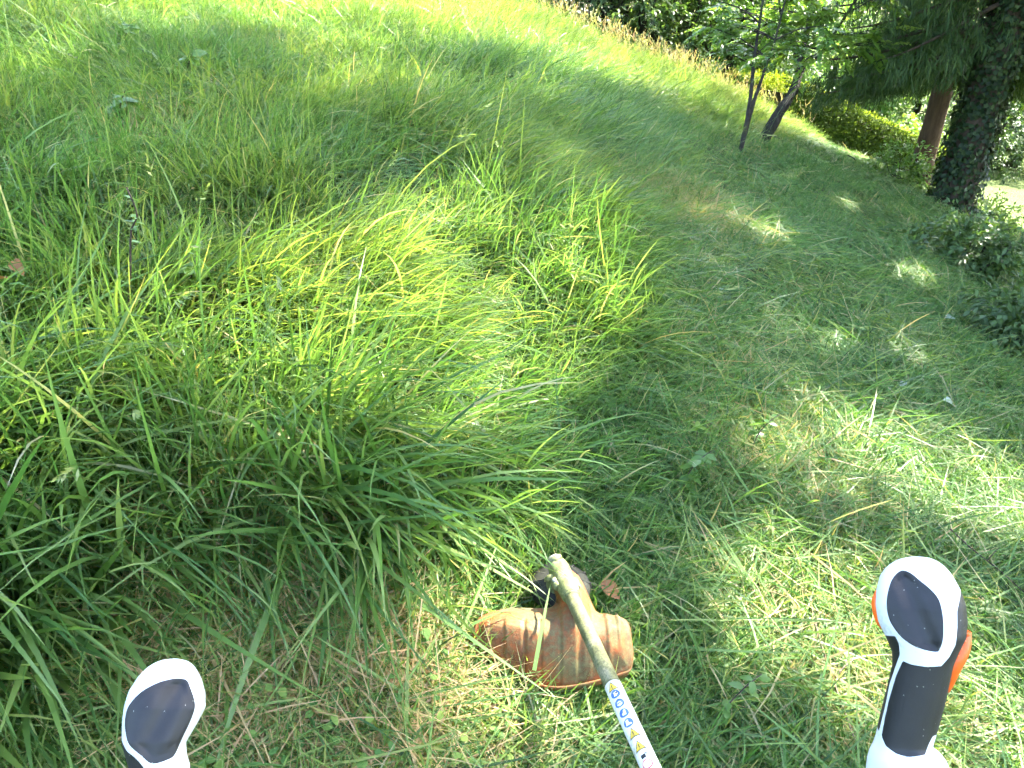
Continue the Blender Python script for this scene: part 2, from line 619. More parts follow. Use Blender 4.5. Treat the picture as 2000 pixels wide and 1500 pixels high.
# near meadow: every blade of its own
def near_grass():
    n = 360000
    x = RNG.uniform(-3.9, 3.2, n); y = RNG.uniform(.2, 5.0, n)
    dist = np.hypot(x, y)
    clump = noise(x, y, .16, 21) * .6 + noise(x, y, .06, 22) * .4
    dens = np.clip((clump - .22) * 2.4, .10, 1)
    s = sdf_poly(x, y, mown_poly)
    dens = dens * (1 - .35 * np.clip((.25 - x) / .5, 0, 1) * np.clip((1.75 - y) / .6, 0, 1))
    keep = in_view(x, y, .4) & (RNG.random(n) < long_mask(x, y) * dens * np.interp(dist, [0, 1.5, 3, 4.0, 5], [1, 1, .9, .6, 0])) & (s > .03)
    lying = ~keep & in_view(x, y, .4) & (s < .1) & (dist < 4.6) & (RNG.random(n) < (.075 + .10 * np.exp(s / .25)) * np.where(noise(x, y, .3, 27) > .45, 1.3, .4))
    lying &= np.hypot((x - .08) / .30, (y - 1.06) / .24) > 1
    keep |= lying
    x, y, s, lying = x[keep], y[keep], s[keep], lying[keep]
    n = len(x)
    edge = np.interp(s, [0, .32], [.55, 1])
    tall = .5 + .8 * noise(x, y, .45, 23)
    near_left = np.clip((.25 - x) / .5, 0, 1) * np.clip((1.75 - y) / .6, 0, 1)
    L = np.clip(RNG.gamma(9, .035, n) * tall * edge * (.72 + .90 * near_left) + .05, .07, .64)
    broad = noise(x, y, .55, 24)
    W = RNG.uniform(.0030, .0070, n) * np.where(broad > .5, RNG.uniform(.8, 1.25, n), .68) * np.interp(L, [.1, .4], [.6, 1.15]) * (1 + .9 * near_left)
    hd = flow(x, y) + RNG.normal(0, .33, n)
    stray = RNG.random(n) < .12 + .18 * np.clip((y - 1.6) / 1.5, 0, 1)
    hd = np.where(stray, RNG.uniform(0, 6.28, n), hd)
    th0 = np.clip(RNG.normal(.98, .38, n), 0, 1.6)
    th1 = np.clip(th0 + RNG.normal(.66, .40, n), .3, 2.3)
    th0 = np.where(lying, np.clip(RNG.normal(1.15, .3, n), .2, 1.6), th0); th1 = np.where(lying, np.clip(th0 + RNG.normal(.6, .3, n), .8, 2.1), th1)
    L = np.where(lying, RNG.uniform(.08, .30, n), L); W = np.where(lying, RNG.uniform(.0028, .006, n), W)
    hd = np.where(lying & (RNG.random(n) < .6), RNG.uniform(0, 6.28, n), hd)
    z = H(x, y)
    tint = np.clip(.5 + (noise(x, y, .6, 25) - .5) * .9 + RNG.normal(0, .2, n), 0, 1)
    rnd = np.clip(RNG.beta(1.5, 1.5, n) * .93 + (RNG.random(n) < .05) * .5, 0, 1)
    v, q, a = blades(np.stack([x, y, z - .01], -1), hd, L, W, th0, th1, RNG.normal(0, .8, n), 6, tint, rnd)
    o = obj("meadow_grass", mesh_np("meadow_grass", v, q, attrs=a), M['grass'])
    tag(o, "long uncut meadow grass arching downhill over the near slope", "grass", kind="stuff")
    print("near blades", n)


near_grass()


def scatter(name, x, y, rotz, scl, idx, tint, variants, label, cat, dz=0.0):
    """instances of grass tufts over the ground through geometry nodes (uncountable cover)"""
    n = len(x)
    z = H(x, y) + dz
    e = .12
    gxn = -(H(x + e, y) - H(x - e, y)) / (2 * e); gyn = -(H(x, y + e) - H(x, y - e)) / (2 * e)
    nn = np.stack([gxn, gyn, np.ones(n)], -1); nn /= np.linalg.norm(nn, axis=1, keepdims=True)
    h = np.stack([np.cos(rotz), np.sin(rotz), np.zeros(n)], -1)
    xa = h - nn * np.sum(h * nn, 1, keepdims=True); xa /= np.linalg.norm(xa, axis=1, keepdims=True)
    ya = np.cross(nn, xa)
    eu = np.stack([np.arctan2(ya[:, 2], nn[:, 2]), -np.arcsin(np.clip(xa[:, 2], -1, 1)), np.arctan2(xa[:, 1], xa[:, 0])], -1)
    me = bpy.data.meshes.new(name)
    me.vertices.add(n)
    me.vertices.foreach_set("co", np.stack([x, y, z], -1).astype(np.float32).ravel())
    a = me.attributes.new("rot", 'FLOAT_VECTOR', 'POINT'); a.data.foreach_set("vector", eu.astype(np.float32).ravel())
    a = me.attributes.new("scl", 'FLOAT', 'POINT'); a.data.foreach_set("value", scl.astype(np.float32))
    a = me.attributes.new("idx", 'INT', 'POINT'); a.data.foreach_set("value", idx.astype(np.int32))
    a = me.attributes.new("tint", 'FLOAT', 'POINT'); a.data.foreach_set("value", tint.astype(np.float32))
    o = obj(name, me)
    tag(o, label, cat, kind="stuff")
    c = bpy.data.collections.new(name + "_tufts")
    for vo in variants: c.objects.link(vo)
    g = bpy.data.node_groups.new(name + "_scatter", 'GeometryNodeTree')
    g.interface.new_socket("Geometry", in_out='INPUT', socket_type='NodeSocketGeometry')
    g.interface.new_socket("Geometry", in_out='OUTPUT', socket_type='NodeSocketGeometry')
    gi = g.nodes.new("NodeGroupInput"); go = g.nodes.new("NodeGroupOutput")
    ip = g.nodes.new("GeometryNodeInstanceOnPoints")
    ci = g.nodes.new("GeometryNodeCollectionInfo")
    ci.inputs["Collection"].default_value = c
    ci.inputs["Separate Children"].default_value = True
    ci.inputs["Reset Children"].default_value = True

    def na(nm, typ):
        k = g.nodes.new("GeometryNodeInputNamedAttribute"); k.data_type = typ; k.inputs["Name"].default_value = nm
        return k.outputs[0]
    g.links.new(gi.outputs[0], ip.inputs["Points"])
    g.links.new(ci.outputs[0], ip.inputs["Instance"])
    ip.inputs["Pick Instance"].default_value = True
    g.links.new(na("idx", 'INT'), ip.inputs["Instance Index"])
    g.links.new(na("rot", 'FLOAT_VECTOR'), ip.inputs["Rotation"])
    g.links.new(na("scl", 'FLOAT'), ip.inputs["Scale"])
    g.links.new(ip.outputs[0], go.inputs[0])
    md = o.modifiers.new("scatter", 'NODES'); md.node_group = g
    return o


def tuft_variants(nm, count, nb, radius, Lr, Wr, th0r, dthr, K, spread, mat, straw):
    out = []
    for k in range(count):
        r = radius * np.sqrt(RNG.random(nb)); ph = RNG.uniform(0, 6.28, nb)
        base = np.stack([r * np.cos(ph), r * np.sin(ph), np.full(nb, -.01)], -1)
        L = RNG.uniform(*Lr, nb); W = RNG.uniform(*Wr, nb)
        th0 = np.abs(RNG.normal(*th0r, nb)); th1 = np.clip(th0 + RNG.normal(*dthr, nb), .1, 2.6)
        hd = RNG.normal(0, spread, nb)
        rnd = np.clip(RNG.beta(1.3, 1.3, nb) * (.90) + (RNG.random(nb) < straw) * .5, 0, 1)
        v, q, a = blades(base, hd, L, W, th0, th1, RNG.normal(0, .7, nb), K, None, rnd, clamp=False)
        me = mesh_np("%s_%02d" % (nm, k), v, q, attrs=a)
        me.materials.append(mat)
        out.append(bpy.data.objects.new("%s_%02d" % (nm, k), me))
    return out


# the meadow farther up the slope
tv = tuft_variants("far_patch", 10, 340, .42, (.14, .44), (.0045, .009), (.92, .38), (.60, .42), 4, 1.0, M['grass_i'], .05)
n = 2900
x = RNG.uniform(-9, 9, n); y = RNG.uniform(2.5, 15.0, n)
dist = np.hypot(x, y)
keep = in_view(x, y, 1.0) & (dist > 3.3) & (y < 13.6 + .3 * x) & (long_mask(x, y) > .5) & (sdf_poly(x, y, mown_poly) > .38) & (RNG.random(n) < np.interp(dist, [3.3, 4.8, 8, 14], [.4, 1, 1, 1]))
keep &= ~((x > 5.0) & (y > 6))
x, y = x[keep], y[keep]
print("far patches", len(x))
scatter("upper_meadow_grass", x, y, flow(x, y) * .8 + RNG.normal(0, .5, len(x)), RNG.uniform(.75, 1.2, len(x)) * (.55 + .50 * noise(x, y, .8, 31)) * np.interp(sdf_poly(x, y, mown_poly), [.35, 1.2], [.72, 1]),
        RNG.integers(0, 10, len(x)), np.clip(.5 + (noise(x, y, .7, 32) - .5) * .9 + RNG.normal(0, .15, len(x)) + np.clip((y - 6) / 6, 0, .35), 0, 1), tv,
        "long meadow grass running uphill to the line of shrubs", "grass")

# short growth under and between the long grass and all over the mown strip
dry_spots = [(at(1350, 390), .35), (at(1360, 420), .3), (at(560, 1230), .30), (at(760, 1290), .28), (at(700, 1420), .25), (at(1430, 720), .15), (at(240, 262), .16), (at(1500, 900), .2), (at(1650, 1330), .2)]


def cover(nm, nb, radius, Lr, Wr, th0r, dthr, straw, n, ymax, pw, keepfn, base_tint, label, dz):
    var = tuft_variants(nm + "_patch", 10, nb, radius, Lr, Wr, th0r, dthr, 3, 3.0, M['mown_i'], straw)
    y = -.2 + ymax * RNG.random(n) ** pw; x = RNG.uniform(-1, 1, n) * (y * .85 + 1.2)
    k = keepfn(x, y) & ~((x > 6.3) & (y > 4.5))
    x, y = x[k], y[k]
    tint = np.clip(base_tint + (noise(x, y, .35, 41) - .5) * .7 + RNG.normal(0, .12, len(x)), 0, .8)
    for p, r in dry_spots:
        d = np.hypot(x - p[0], y - p[1])
        tint = np.maximum(tint, np.where(d < r * (.6 + .8 * RNG.random(len(x))), 1.0 - .25 * RNG.random(len(x)), 0))
    scatter(nm, x, y, RNG.uniform(0, 6.28, len(x)), RNG.uniform(.75, 1.25, len(x)), RNG.integers(0, 10, len(x)), tint, var, label, "grass", dz)
    print(nm, len(x))


tool_clear = lambda x, y: np.hypot((x - .08) / .42, (y - 1.06) / .34) > 1
mown_only = lambda x, y: sdf_poly(x, y, mown_poly) < .25
cover("short_grass", 420, .26, (.03, .12), (.0022, .0048), (.75, .40), (.5, .5), .08, 3000, 15, 1.5, mown_only, .26, "short mown grass and stubble on the strip beside the meadow", 0)
cover("undergrowth", 240, .30, (.04, .15), (.0025, .005), (.75, .40), (.5, .5), .22, 800, 7, 1.4, lambda x, y: sdf_poly(x, y, mown_poly) > 0, .5, "short growth and dry straw in the gaps between the long grass", 0)
cover("cut_grass", 120, .26, (.08, .30), (.003, .0062), (1.38, .20), (.30, .22), .12, 2500, 12, 1.55, lambda x, y: tool_clear(x, y) & (sdf_poly(x, y, mown_poly) < 0) & (noise(x, y, .4, 44) > .25), .34, "loose cut grass lying on the mown strip", .018)

cover("dry_straw", 190, .22, (.05, .20), (.0014, .0032), (1.3, .22), (.3, .25), 1.0, 8000, 9, 1.3,
      lambda x, y: tool_clear(x, y) & (np.min([np.hypot(x - p[0], y - p[1]) / r for p, r in dry_spots], axis=0) < .85), .5, "dry tan straw on the bare patches of the mown strip", .012)

def leaf_shape(L, W, fold=.18, droop=.15, lobes=0):
    """one leaf along +X: outline with a folded midrib, ~16 triangles"""
    ts = np.array([0, .12, .3, .5, .7, .87, 1.0])
    wd = np.array([.02, .55, .95, 1, .78, .42, 0]) * W * .5
    if lobes: wd = wd * (1 + .18 * np.cos(ts * np.pi * 2 * lobes))
    mid = np.stack([ts * L, np.zeros(7), -droop * L * ts ** 2], -1)
    l = mid + np.stack([np.zeros(7), wd, fold * wd], -1); r = mid + np.stack([np.zeros(7), -wd, fold * wd], -1)
    v = np.concatenate([mid, l, r])
    q = []
    for i in range(6):
        q += [(i, i + 1, 7 + i + 1, 7 + i), (i + 1, i, 14 + i, 14 + i + 1)]
    return v, np.array(q)


# small round leaves of ground weeds
gv = []
for k in range(8):
    mb = MB()
    for j in range(9):
        lv, lq = leaf_shape(RNG.uniform(.008, .017), RNG.uniform(.007, .013), .15, .25)
        az = RNG.uniform(0, 6.28); c, s_ = math.cos(az), math.sin(az)
        lv = lv @ np.array([[c, s_, 0], [-s_, c, 0], [0, 0, 1]])
        r_ = .07 * math.sqrt(RNG.random()); ph = RNG.uniform(0, 6.28)
        mb.add(lv + [r_ * math.cos(ph), r_ * math.sin(ph), RNG.uniform(.01, .05)], lq, None, RNG.random())
    me = mb.mesh("weed_%02d" % k); me.materials.append(M['clover'])
    gv.append(bpy.data.objects.new("weed_%02d" % k, me))
n = 3600
y = .3 + 7 * RNG.random(n) ** 1.6; x = RNG.uniform(-1, 1, n) * (y * .82 + .8)
keep = (np.hypot((x - .08) / .24, (y - 1.05) / .22) > 1) & (noise(x, y, .3, 51) > np.where(long_mask(x, y) > .5, .78, .60))
x, y = x[keep], y[keep]
scatter("ground_weeds", x, y, RNG.uniform(0, 6.28, len(x)), RNG.uniform(.7, 1.5, len(x)), RNG.integers(0, 8, len(x)), np.clip(RNG.normal(.5, .2, len(x)), 0, 1), gv,
        "small round leaved weeds growing low in the grass", "weeds")


# seed stalks standing above the grass
def stalks(name, pts, hgt, lean, head_len, head_w, rnd, label, droop=.5):
    mb = MB()
    for p, h_, ln, r in zip(pts, hgt, lean, rnd):
        az = ln[0]; bend = ln[1]
        K = 6
        t = np.linspace(0, 1, K + 1)
        th = bend * (.25 + t * .9)
        d = np.stack([np.sin(th) * math.cos(az), np.sin(th) * math.sin(az), np.cos(th)], -1) * h_ / K
        q_ = np.vstack([p, p + np.cumsum(d, 0)])[:K + 1]
        tube(mb, q_, np.linspace(.0011, .0006, K + 1), 3, False, 0, max(0, r - .25))
        # the head: short spikelets to either side
        tip = q_[-1]; T = d[-1] / np.linalg.norm(d[-1])
        ns = 9
        for j in range(ns):
            f = j / ns
            b = tip - T * head_len * (1 - f) + 0
            sd = RNG.normal(0, 1, 3); sd -= T * sd.dot(T); sd /= np.linalg.norm(sd)
            e_ = b + (T * .8 + sd * .5 * (1.1 - f)) * head_len * .28 + np.array([0, 0, -.1 * head_len * droop])
            w_ = np.cross(T, sd) * head_w
            mb.add([b, (b + e_) / 2 + w_, e_, (b + e_) / 2 - w_], [[0, 1, 2, 3]], None, r)
    o = obj(name, mb.mesh(name, True), M['stalk'])
    tag(o, label, "grass", kind="stuff")


n = 620
x = RNG.uniform(-6, 4, n); y = .9 + 9 * RNG.random(n) ** 1.2
k = in_view(x, y, .2) & (long_mask(x, y) > .7)
x, y = x[k], y[k]; n = len(x)
stalks("seed_stalks", np.stack([x, y, H(x, y)], -1), RNG.uniform(.4, .8, n), np.stack([flow(x, y) + RNG.normal(0, .5, n), RNG.uniform(.3, 1.5, n)], -1), .09, .0024, RNG.random(n) * .5,
       "thin pale seed stalks rising out of the meadow")
n = 800
tt = RNG.random(n)
edge_line = smooth_path([at(930, 2), at(1050, 50), at(1200, 115), at(1320, 160), at(1400, 192), at(1450, 215)], 60)
k = np.clip((tt * 59).astype(int), 0, 58)
pp = edge_line[k] + (edge_line[k + 1] - edge_line[k]) * RNG.random((n, 1))
pp[:, 0] += RNG.normal(0, .5, n); pp[:, 1] += RNG.normal(.35, .55, n)
pp[:, 2] = H(pp[:, 0], pp[:, 1])
stalks("dry_seed_grass", pp, RNG.uniform(.28, .52, n), np.stack([RNG.uniform(0, 6.28, n), RNG.uniform(.15, .7, n)], -1), .13, .006, RNG.uniform(.45, 1, n),
       "tall tan seeding grass along the top edge of the meadow")

# ------------------------------------------------------------------ trees
# ground spots where the crowns have gaps and the sun comes through: (x, y, radius)
GAPS = [(*at(920, 610)[:2], .48), (*at(860, 560)[:2], .16), (*at(1010, 640)[:2], .12), (*at(1500, 328)[:2], .30), (*at(1400, 290)[:2], .22), (*at(1700, 890)[:2], .24), (*at(1930, 960)[:2], .30),
        (*at(1640, 1230)[:2], .22), (*at(1900, 1330)[:2], .3), (*at(1800, 700)[:2], .12), (*at(1480, 700)[:2], .10), (*at(720, 110)[:2], .30), (*at(830, 190)[:2], .25), (*at(560, 40)[:2], .35),
        (*at(1090, 210)[:2], .22), (*at(1180, 520)[:2], .14), (*at(60, 1050)[:2], .13), (*at(1560, 900)[:2], .12), (*at(1850, 520)[:2], .2), (*at(1100, 130)[:2], .7), (*at(1200, 160)[:2], .7), (*at(1300, 195)[:2], .7), (*at(1400, 235)[:2], .6), (*at(1000, 85)[:2], .7), (*at(900, 50)[:2], .7), (*at(800, 20)[:2], .6), (*at(1480, 262)[:2], .4), (*at(1620, 285)[:2], .6)]


for _ in range(95):                                             # many small openings: dappled light all over the slope
    _y = .8 + 6.5 * RNG.random(); _x = RNG.uniform(-.75, .6) * _y
    GAPS.append((_x, _y, RNG.uniform(.05, .19)))


def in_gap(p):
    m = np.zeros(len(p), bool)
    for gx_, gy_, r in GAPS:
        q = p - gnd(gx_, gy_, .25)
        along = q @ SUN
        d = np.linalg.norm(q - along[:, None] * SUN, axis=1)
        m |= (d < r * 1.25) & (along > 0)
    return m


def leaf_quads(c, d, up, L, W, rnd, droop=0.0):
    """pointed leaf diamonds at c growing along d, spread along cross(d, up)"""
    n = len(c)
    d = d / (np.linalg.norm(d, axis=1, keepdims=True) + 1e-9)
    s = np.cross(d, up); s /= np.linalg.norm(s, axis=1, keepdims=True) + 1e-9
    nrm = np.cross(s, d)
    L = L[:, None]; W = W[:, None]
    v = np.stack([c, c + d * L * .45 + s * W * .5 + nrm * W * .12, c + d * L - nrm * L * droop, c + d * L * .45 - s * W * .5 + nrm * W * .12], 1).reshape(-1, 3)
    o = np.arange(n)[:, None] * 4
    t = np.concatenate([np.hstack([o, o + 1, o + 2]), np.hstack([o, o + 2, o + 3])])
    return v, t, np.repeat(rnd, 4)


def unit(n):
    v = RNG.normal(0, 1, (n, 3))
    return v / np.linalg.norm(v, axis=1, keepdims=True)


def broadleaf_crown(name, blobs, n, size, gaps=False, hollow=.55, droop=.35):
    """leaves in sprays inside a set of ellipsoids (x,y,z,rx,ry,rz)"""
    blobs = np.array(blobs, float)
    vol = blobs[:, 3] * blobs[:, 4] * blobs[:, 5]
    ns = max(20, n // 14)                                        # sprays of ~14 leaves
    bi = RNG.choice(len(blobs), ns, p=vol / vol.sum())
    u = unit(ns)
    rr = (hollow ** 3 + (1 - hollow ** 3) * RNG.random(ns)) ** (1 / 3) * RNG.uniform(.85, 1.12, ns)
    sc = blobs[bi, :3] + u * rr[:, None] * blobs[bi, 3:]
    per = 14
    out = u * [1, 1, .5] + unit(ns) * .6 + [0, 0, .1]
    out /= np.linalg.norm(out, axis=1, keepdims=True)
    f = np.tile(np.linspace(0, 1, per), ns)
    c = np.repeat(sc, per, 0) + np.repeat(out, per, 0) * (f * size * 4.5)[:, None] + RNG.normal(0, size * .35, (ns * per, 3))
    c[:, 2] -= (f ** 2) * size * 1.6
    d = np.repeat(out, per, 0) + unit(ns * per) * .9 + [0, 0, -droop]
    if gaps:
        k = ~in_gap(c); c, d = c[k], d[k]
    m = len(c)
    up = np.array([0, 0, 1.]) + unit(m) * .55
    v, t, r = leaf_quads(c, d, up, size * RNG.uniform(.7, 1.35, m), size * RNG.uniform(.4, .65, m), np.clip(RNG.normal(.5, .22, m), 0, 1), .15)
    return mesh_np(name, v, None, t, {"rnd": r}, smooth=False)


def limb(mb, a, b, ra, rb, n=6, wob=.06, seg=7):
    a = np.asarray(a, float); b = np.asarray(b, float)
    t = np.linspace(0, 1, n)[:, None]
    p = a + (b - a) * t
    p[1:-1] += RNG.normal(0, wob * np.linalg.norm(b - a), (n - 2, 3))
    tube(mb, p, np.linspace(ra, rb, n), seg, True, .12)
    return p


def broadleaf(name, base, height, blobs_rel, nleaf, size, mat, label, cat="tree", trunk_r=.08, group=None, bark='bark_grey', gaps=False, stems=1, hollow=.5):
    base = np.asarray(base, float)
    root = empty(name, base, label, cat, group)
    mb = MB()
    blobs = [(base[0] + b[0], base[1] + b[1], base[2] + b[2], b[3], b[4], b[5]) for b in blobs_rel]
    for s in range(stems):
        off = np.array([RNG.normal(0, .12), RNG.normal(0, .12), 0]) * (stems > 1)
        top = base + off * 3 + [RNG.normal(0, .1), RNG.normal(0, .1), height * .75]
        limb(mb, base + off - [0, 0, .1], top, trunk_r, trunk_r * .4, 8, .02)
    for b in blobs:
        st = base + [0, 0, min(height * .6, max(.15, (b[2] - base[2]) * .6))]
        limb(mb, st, np.array(b[:3]), trunk_r * .5, trunk_r * .15, 5, .05, 5)
        for _ in range(3):
            limb(mb, np.array(b[:3]), np.array(b[:3]) + unit(1)[0] * np.array(b[3:]) * .8, trunk_r * .2, .004, 4, .06, 4)
    part("trunk", mb.mesh("trunk"), M[bark], root)
    part("crown", broadleaf_crown("crown", blobs, nleaf, size, gaps, hollow), M[mat], root)
    return root


def ivy_leaves(axis_pts, radii, n, size, spread=.05):
    k = RNG.random(n) * (len(axis_pts) - 1.001)
    i = k.astype(int); f = (k - i)[:, None]
    c = axis_pts[i] * (1 - f) + axis_pts[i + 1] * f
    r = (radii[i] * (1 - f[:, 0]) + radii[i + 1] * f[:, 0])
    th = RNG.uniform(0, 6.28, n)
    o = np.stack([np.cos(th), np.sin(th), np.zeros(n)], -1)
    c = c + o * (r + RNG.random(n) ** 2 * spread + .01)[:, None]
    d = o * .4 + np.array([0, 0, -1.]) + unit(n) * .7
    return leaf_quads(c, d, o + unit(n) * .35, size * RNG.uniform(.6, 1.3, n), size * RNG.uniform(.6, 1.1, n), RNG.random(n), .1)


def spruce(name, base, height, zb, rmax, trunk_r, label, nb=95, seed=0, strip=(.07, .20), sw=.011, density=1.0, lean=(0, 0), bark='bark_dark', ivy=0, low_r=None, clear=0, fine=1.0, pw=.75, pz=1.15):
    """tall conifer: whorls of drooping boughs with hanging needle sprays"""
    base = np.asarray(base, float)
    root = empty(name, base, label, "tree", None)
    zs = np.linspace(-.3, height, 16)
    ax = base + np.stack([lean[0] * zs, lean[1] * zs, zs], -1)
    rad = np.maximum(trunk_r * (1 - np.clip(zs, 0, None) / height) ** .8 + .35 * trunk_r * np.exp(-np.clip(zs + .15, 0, None) / .28), .01)
    zfine = np.concatenate([np.linspace(-.3, 3.0, 16), np.linspace(3.4, height, 14)])
    axf = base + np.stack([lean[0] * zfine, lean[1] * zfine, zfine], -1)
    radf = np.interp(zfine, zs, rad)
    radf = np.maximum(trunk_r * (1 - np.clip(zfine, 0, None) / height) ** .8 + .35 * trunk_r * np.exp(-np.clip(zfine + .15, 0, None) / .28), .01)
    mb = MB(); tube(mb, axf, radf, 18, True, .14)
    part("trunk", mb.mesh("trunk"), M[bark], root)
    bm = MB()
    C, D = [], []
    for b in range(nb):
        f = (b + RNG.random()) / nb
        z = zb + (height - zb) * f ** pz
        fr = (z - zb) / (height - zb)
        prof = (1 - fr) ** pw * rmax
        if low_r: prof = min(prof, low_r + (z - zb) * .55)
        Lb = prof * RNG.uniform(.7, 1.12) + .15
        az = b * 2.4 + RNG.normal(0, .3)
        if clear and z < clear and 205 < math.degrees(az) % 360 < 335: continue
        o = np.array([math.cos(az), math.sin(az), 0])
        t = np.linspace(0, 1, 8)
        st = base + [lean[0] * z, lean[1] * z, z]
        droop = RNG.uniform(.28, .55)
        pts = st + o * (t * Lb)[:, None] + np.stack([np.zeros(8), np.zeros(8), -droop * Lb * t ** 1.3 + .16 * Lb * t ** 3], -1)
        tube(bm, pts, np.linspace(.012 + .012 * Lb, .004, 8), 4, False)
        nl = int(22 * Lb * density) + 4
        for j in range(nl):
            s = RNG.uniform(.12, 1)
            p = st + o * s * Lb + np.array([0, 0, -droop * Lb * s ** 1.3 + .16 * Lb * s ** 3])
            side = np.array([-o[1], o[0], 0]) * RNG.choice([-1, 1])
            ll = Lb * .34 * (1.15 - s) + .12
            m = int((5 + ll * 16) * fine)
            ff = RNG.random(m)
            dirl = side * .8 + o * .6
            q = p + dirl * (ff * ll)[:, None] + np.stack([np.zeros(m), np.zeros(m), -ff ** 1.5 * ll * .5], -1) + RNG.normal(0, .02, (m, 3))
            C.append(q)
            D.append(dirl * .35 + np.array([0, 0, -.85]) + RNG.normal(0, .33, (m, 3)))
    C = np.concatenate(C); D = np.concatenate(D)
    k = ~in_gap(C + D * .1); C, D = C[k], D[k]
    n = len(C)
    v, t_, r = leaf_quads(C, D, unit(n), RNG.uniform(*strip, n), sw * RNG.uniform(.7, 1.4, n), np.clip(RNG.normal(.45, .22, n), 0, 1))
    part("crown", mesh_np("crown", v, None, t_, {"rnd": r}, smooth=False), M['needles'], root)
    tag(part("boughs", bm.mesh("boughs"), M[bark], root), kind="stuff")
    if ivy:
        sel = zfine < 4.2
        v, t_, r = ivy_leaves(axf[sel], radf[sel], ivy, .055, .06)
        tag(part("ivy", mesh_np("ivy", v, None, t_, {"rnd": r}, smooth=False), M['ivy'], root), "dark ivy climbing the trunk", kind="stuff")
    print(name, "sprays", n)
    return root


bA = gnd(4.82, 7.88)
spruce("spruce_tree", bA, 19, 1.6, 2.9, .185, "large dark spruce with an ivy-clad leaning trunk beside the mown strip", nb=270, density=1.0, ivy=6500, low_r=1.5, lean=(.02, 0), clear=5.2, fine=2.0, pz=1.55)
bB = gnd(5.30, 9.5)
spruce("spruce_tree", bB, 12, 2.9, 1.4, .13, "slimmer spruce with bare brown trunk just behind the ivy-clad one", nb=60, density=.8, bark='bark_brown', low_r=.9, strip=(.12, .3), sw=.03)
spruce("spruce_tree", gnd(7.2, 4.5), 20, 4.8, 3.3, .26, "tall shading spruce on the slope right of the brush cutter", nb=115, density=.85, strip=(.2, .5), sw=.06)
spruce("spruce_tree", gnd(8.6, 9.2), 22, 6.5, 3.9, .28, "tall shading spruce on the lawn side of the ivy-clad one", nb=105, density=.5, strip=(.2, .5), sw=.055, pw=.5)
dS = ray(2005, 240) * 19.0
spruce("spruce_tree", gnd(dS[0], dS[1]), 6.5, .5, 1.5, .15, "short spruce with low dark boughs right of the ivy-clad trunk", nb=70, density=.7, strip=(.12, .3), sw=.03)

broadleaf("broadleaf_tree", gnd(10.6, 11.0), 19, [(RNG.normal(0, 1.3), RNG.normal(0, 1.3), RNG.uniform(11, 18), 2.0, 2.0, 1.7) for _ in range(14)], 9000, .20, 'leaf_mid',
          "tall unseen broadleaf tree added beyond the right edge of the view to shade the meadow", "tree", .22, None, gaps=True)  # out-of-view crown, added to block the sun over the left meadow

# --- the slim leaning tree and the twin-stemmed sapling on the meadow's edge
def path_px(pts, depth):
    return np.array([P(a, b, depth * k) for a, b, k in pts])


def compound_leaves(name, anchors, dirs, size, nleaf=9):
    """pinnate leaves: a row of leaflets to both sides of a drooping rib"""
    V, T_, A = [], [], []
    nn = 0
    for a, d in zip(anchors, dirs):
        d = d / np.linalg.norm(d)
        L = size * RNG.uniform(.8, 1.3)
        f = np.linspace(.15, 1, nleaf)
        rib = a + d * (f * L)[:, None] + np.stack([0 * f, 0 * f, -.35 * L * f ** 2], -1)
        s = np.cross(d, [0, 0, 1]); s /= np.linalg.norm(s) + 1e-9
        r0 = np.clip(RNG.normal(.55, .22), 0, 1)
        for sg in (-1, 1):
            dd = np.tile(s * sg + d * .55 + np.array([0, 0, -.25]), (nleaf, 1)) + RNG.normal(0, .15, (nleaf, 3))
            v, t, r = leaf_quads(rib, dd, np.array([0, 0, 1.]) + RNG.normal(0, .25, (nleaf, 3)), np.full(nleaf, L * .36) * RNG.uniform(.8, 1.2, nleaf), np.full(nleaf, L * .15), np.clip(r0 + RNG.normal(0, .1, nleaf), 0, 1), .1)
            V.append(v); T_.append(t + nn); A.append(r); nn += len(v)
    return mesh_np(name, np.concatenate(V), None, np.concatenate(T_), {"rnd": np.concatenate(A)}, smooth=False)


def slender_tree(name, stems, depth, radii, label, nleaf, size, mat, up_extra=1.6, leaf_lo=.45, spread=.5):
    base = P(stems[0][0][0], stems[0][0][1], depth)
    root = empty(name, base, label, "tree")
    mb = MB(); anchors, dirs = [], []
    for pts, r in zip(stems, radii):
        c = path_px(pts, depth)
        c = np.vstack([c, c[-1] + (c[-1] - c[-2]) / np.linalg.norm(c[-1] - c[-2]) * up_extra * .5 + [0, 0, up_extra * .5]])
        c[0, 2] -= .08
        p = smooth_path(c, 20)
        tube(mb, p, np.linspace(r, r * .35, 20), 8, True, .16)
        for _ in range(nleaf):
            k = RNG.uniform(leaf_lo, 1) * 19
            q = p[int(k)]
            az = RNG.uniform(0, 6.28); L = RNG.uniform(.3, 1) * spread
            e = q + np.array([math.cos(az) * L, math.sin(az) * L, RNG.uniform(.0, .5) * L])
            mid = (q + e) / 2 + [0, 0, .06 * L]
            tube(mb, smooth_path([q, mid, e], 5), np.linspace(.007, .002, 5), 4, False)
            for w in range(5):
                f = RNG.uniform(.35, 1.05)
                anchors.append(q + (e - q) * f + RNG.normal(0, .02, 3))
                dirs.append((e - q) / L + RNG.normal(0, .55, 3))
    part("trunk", mb.mesh("trunk"), M['bark_grey'], root)
    part("crown", compound_leaves("crown", anchors, dirs, size), M[mat], root)


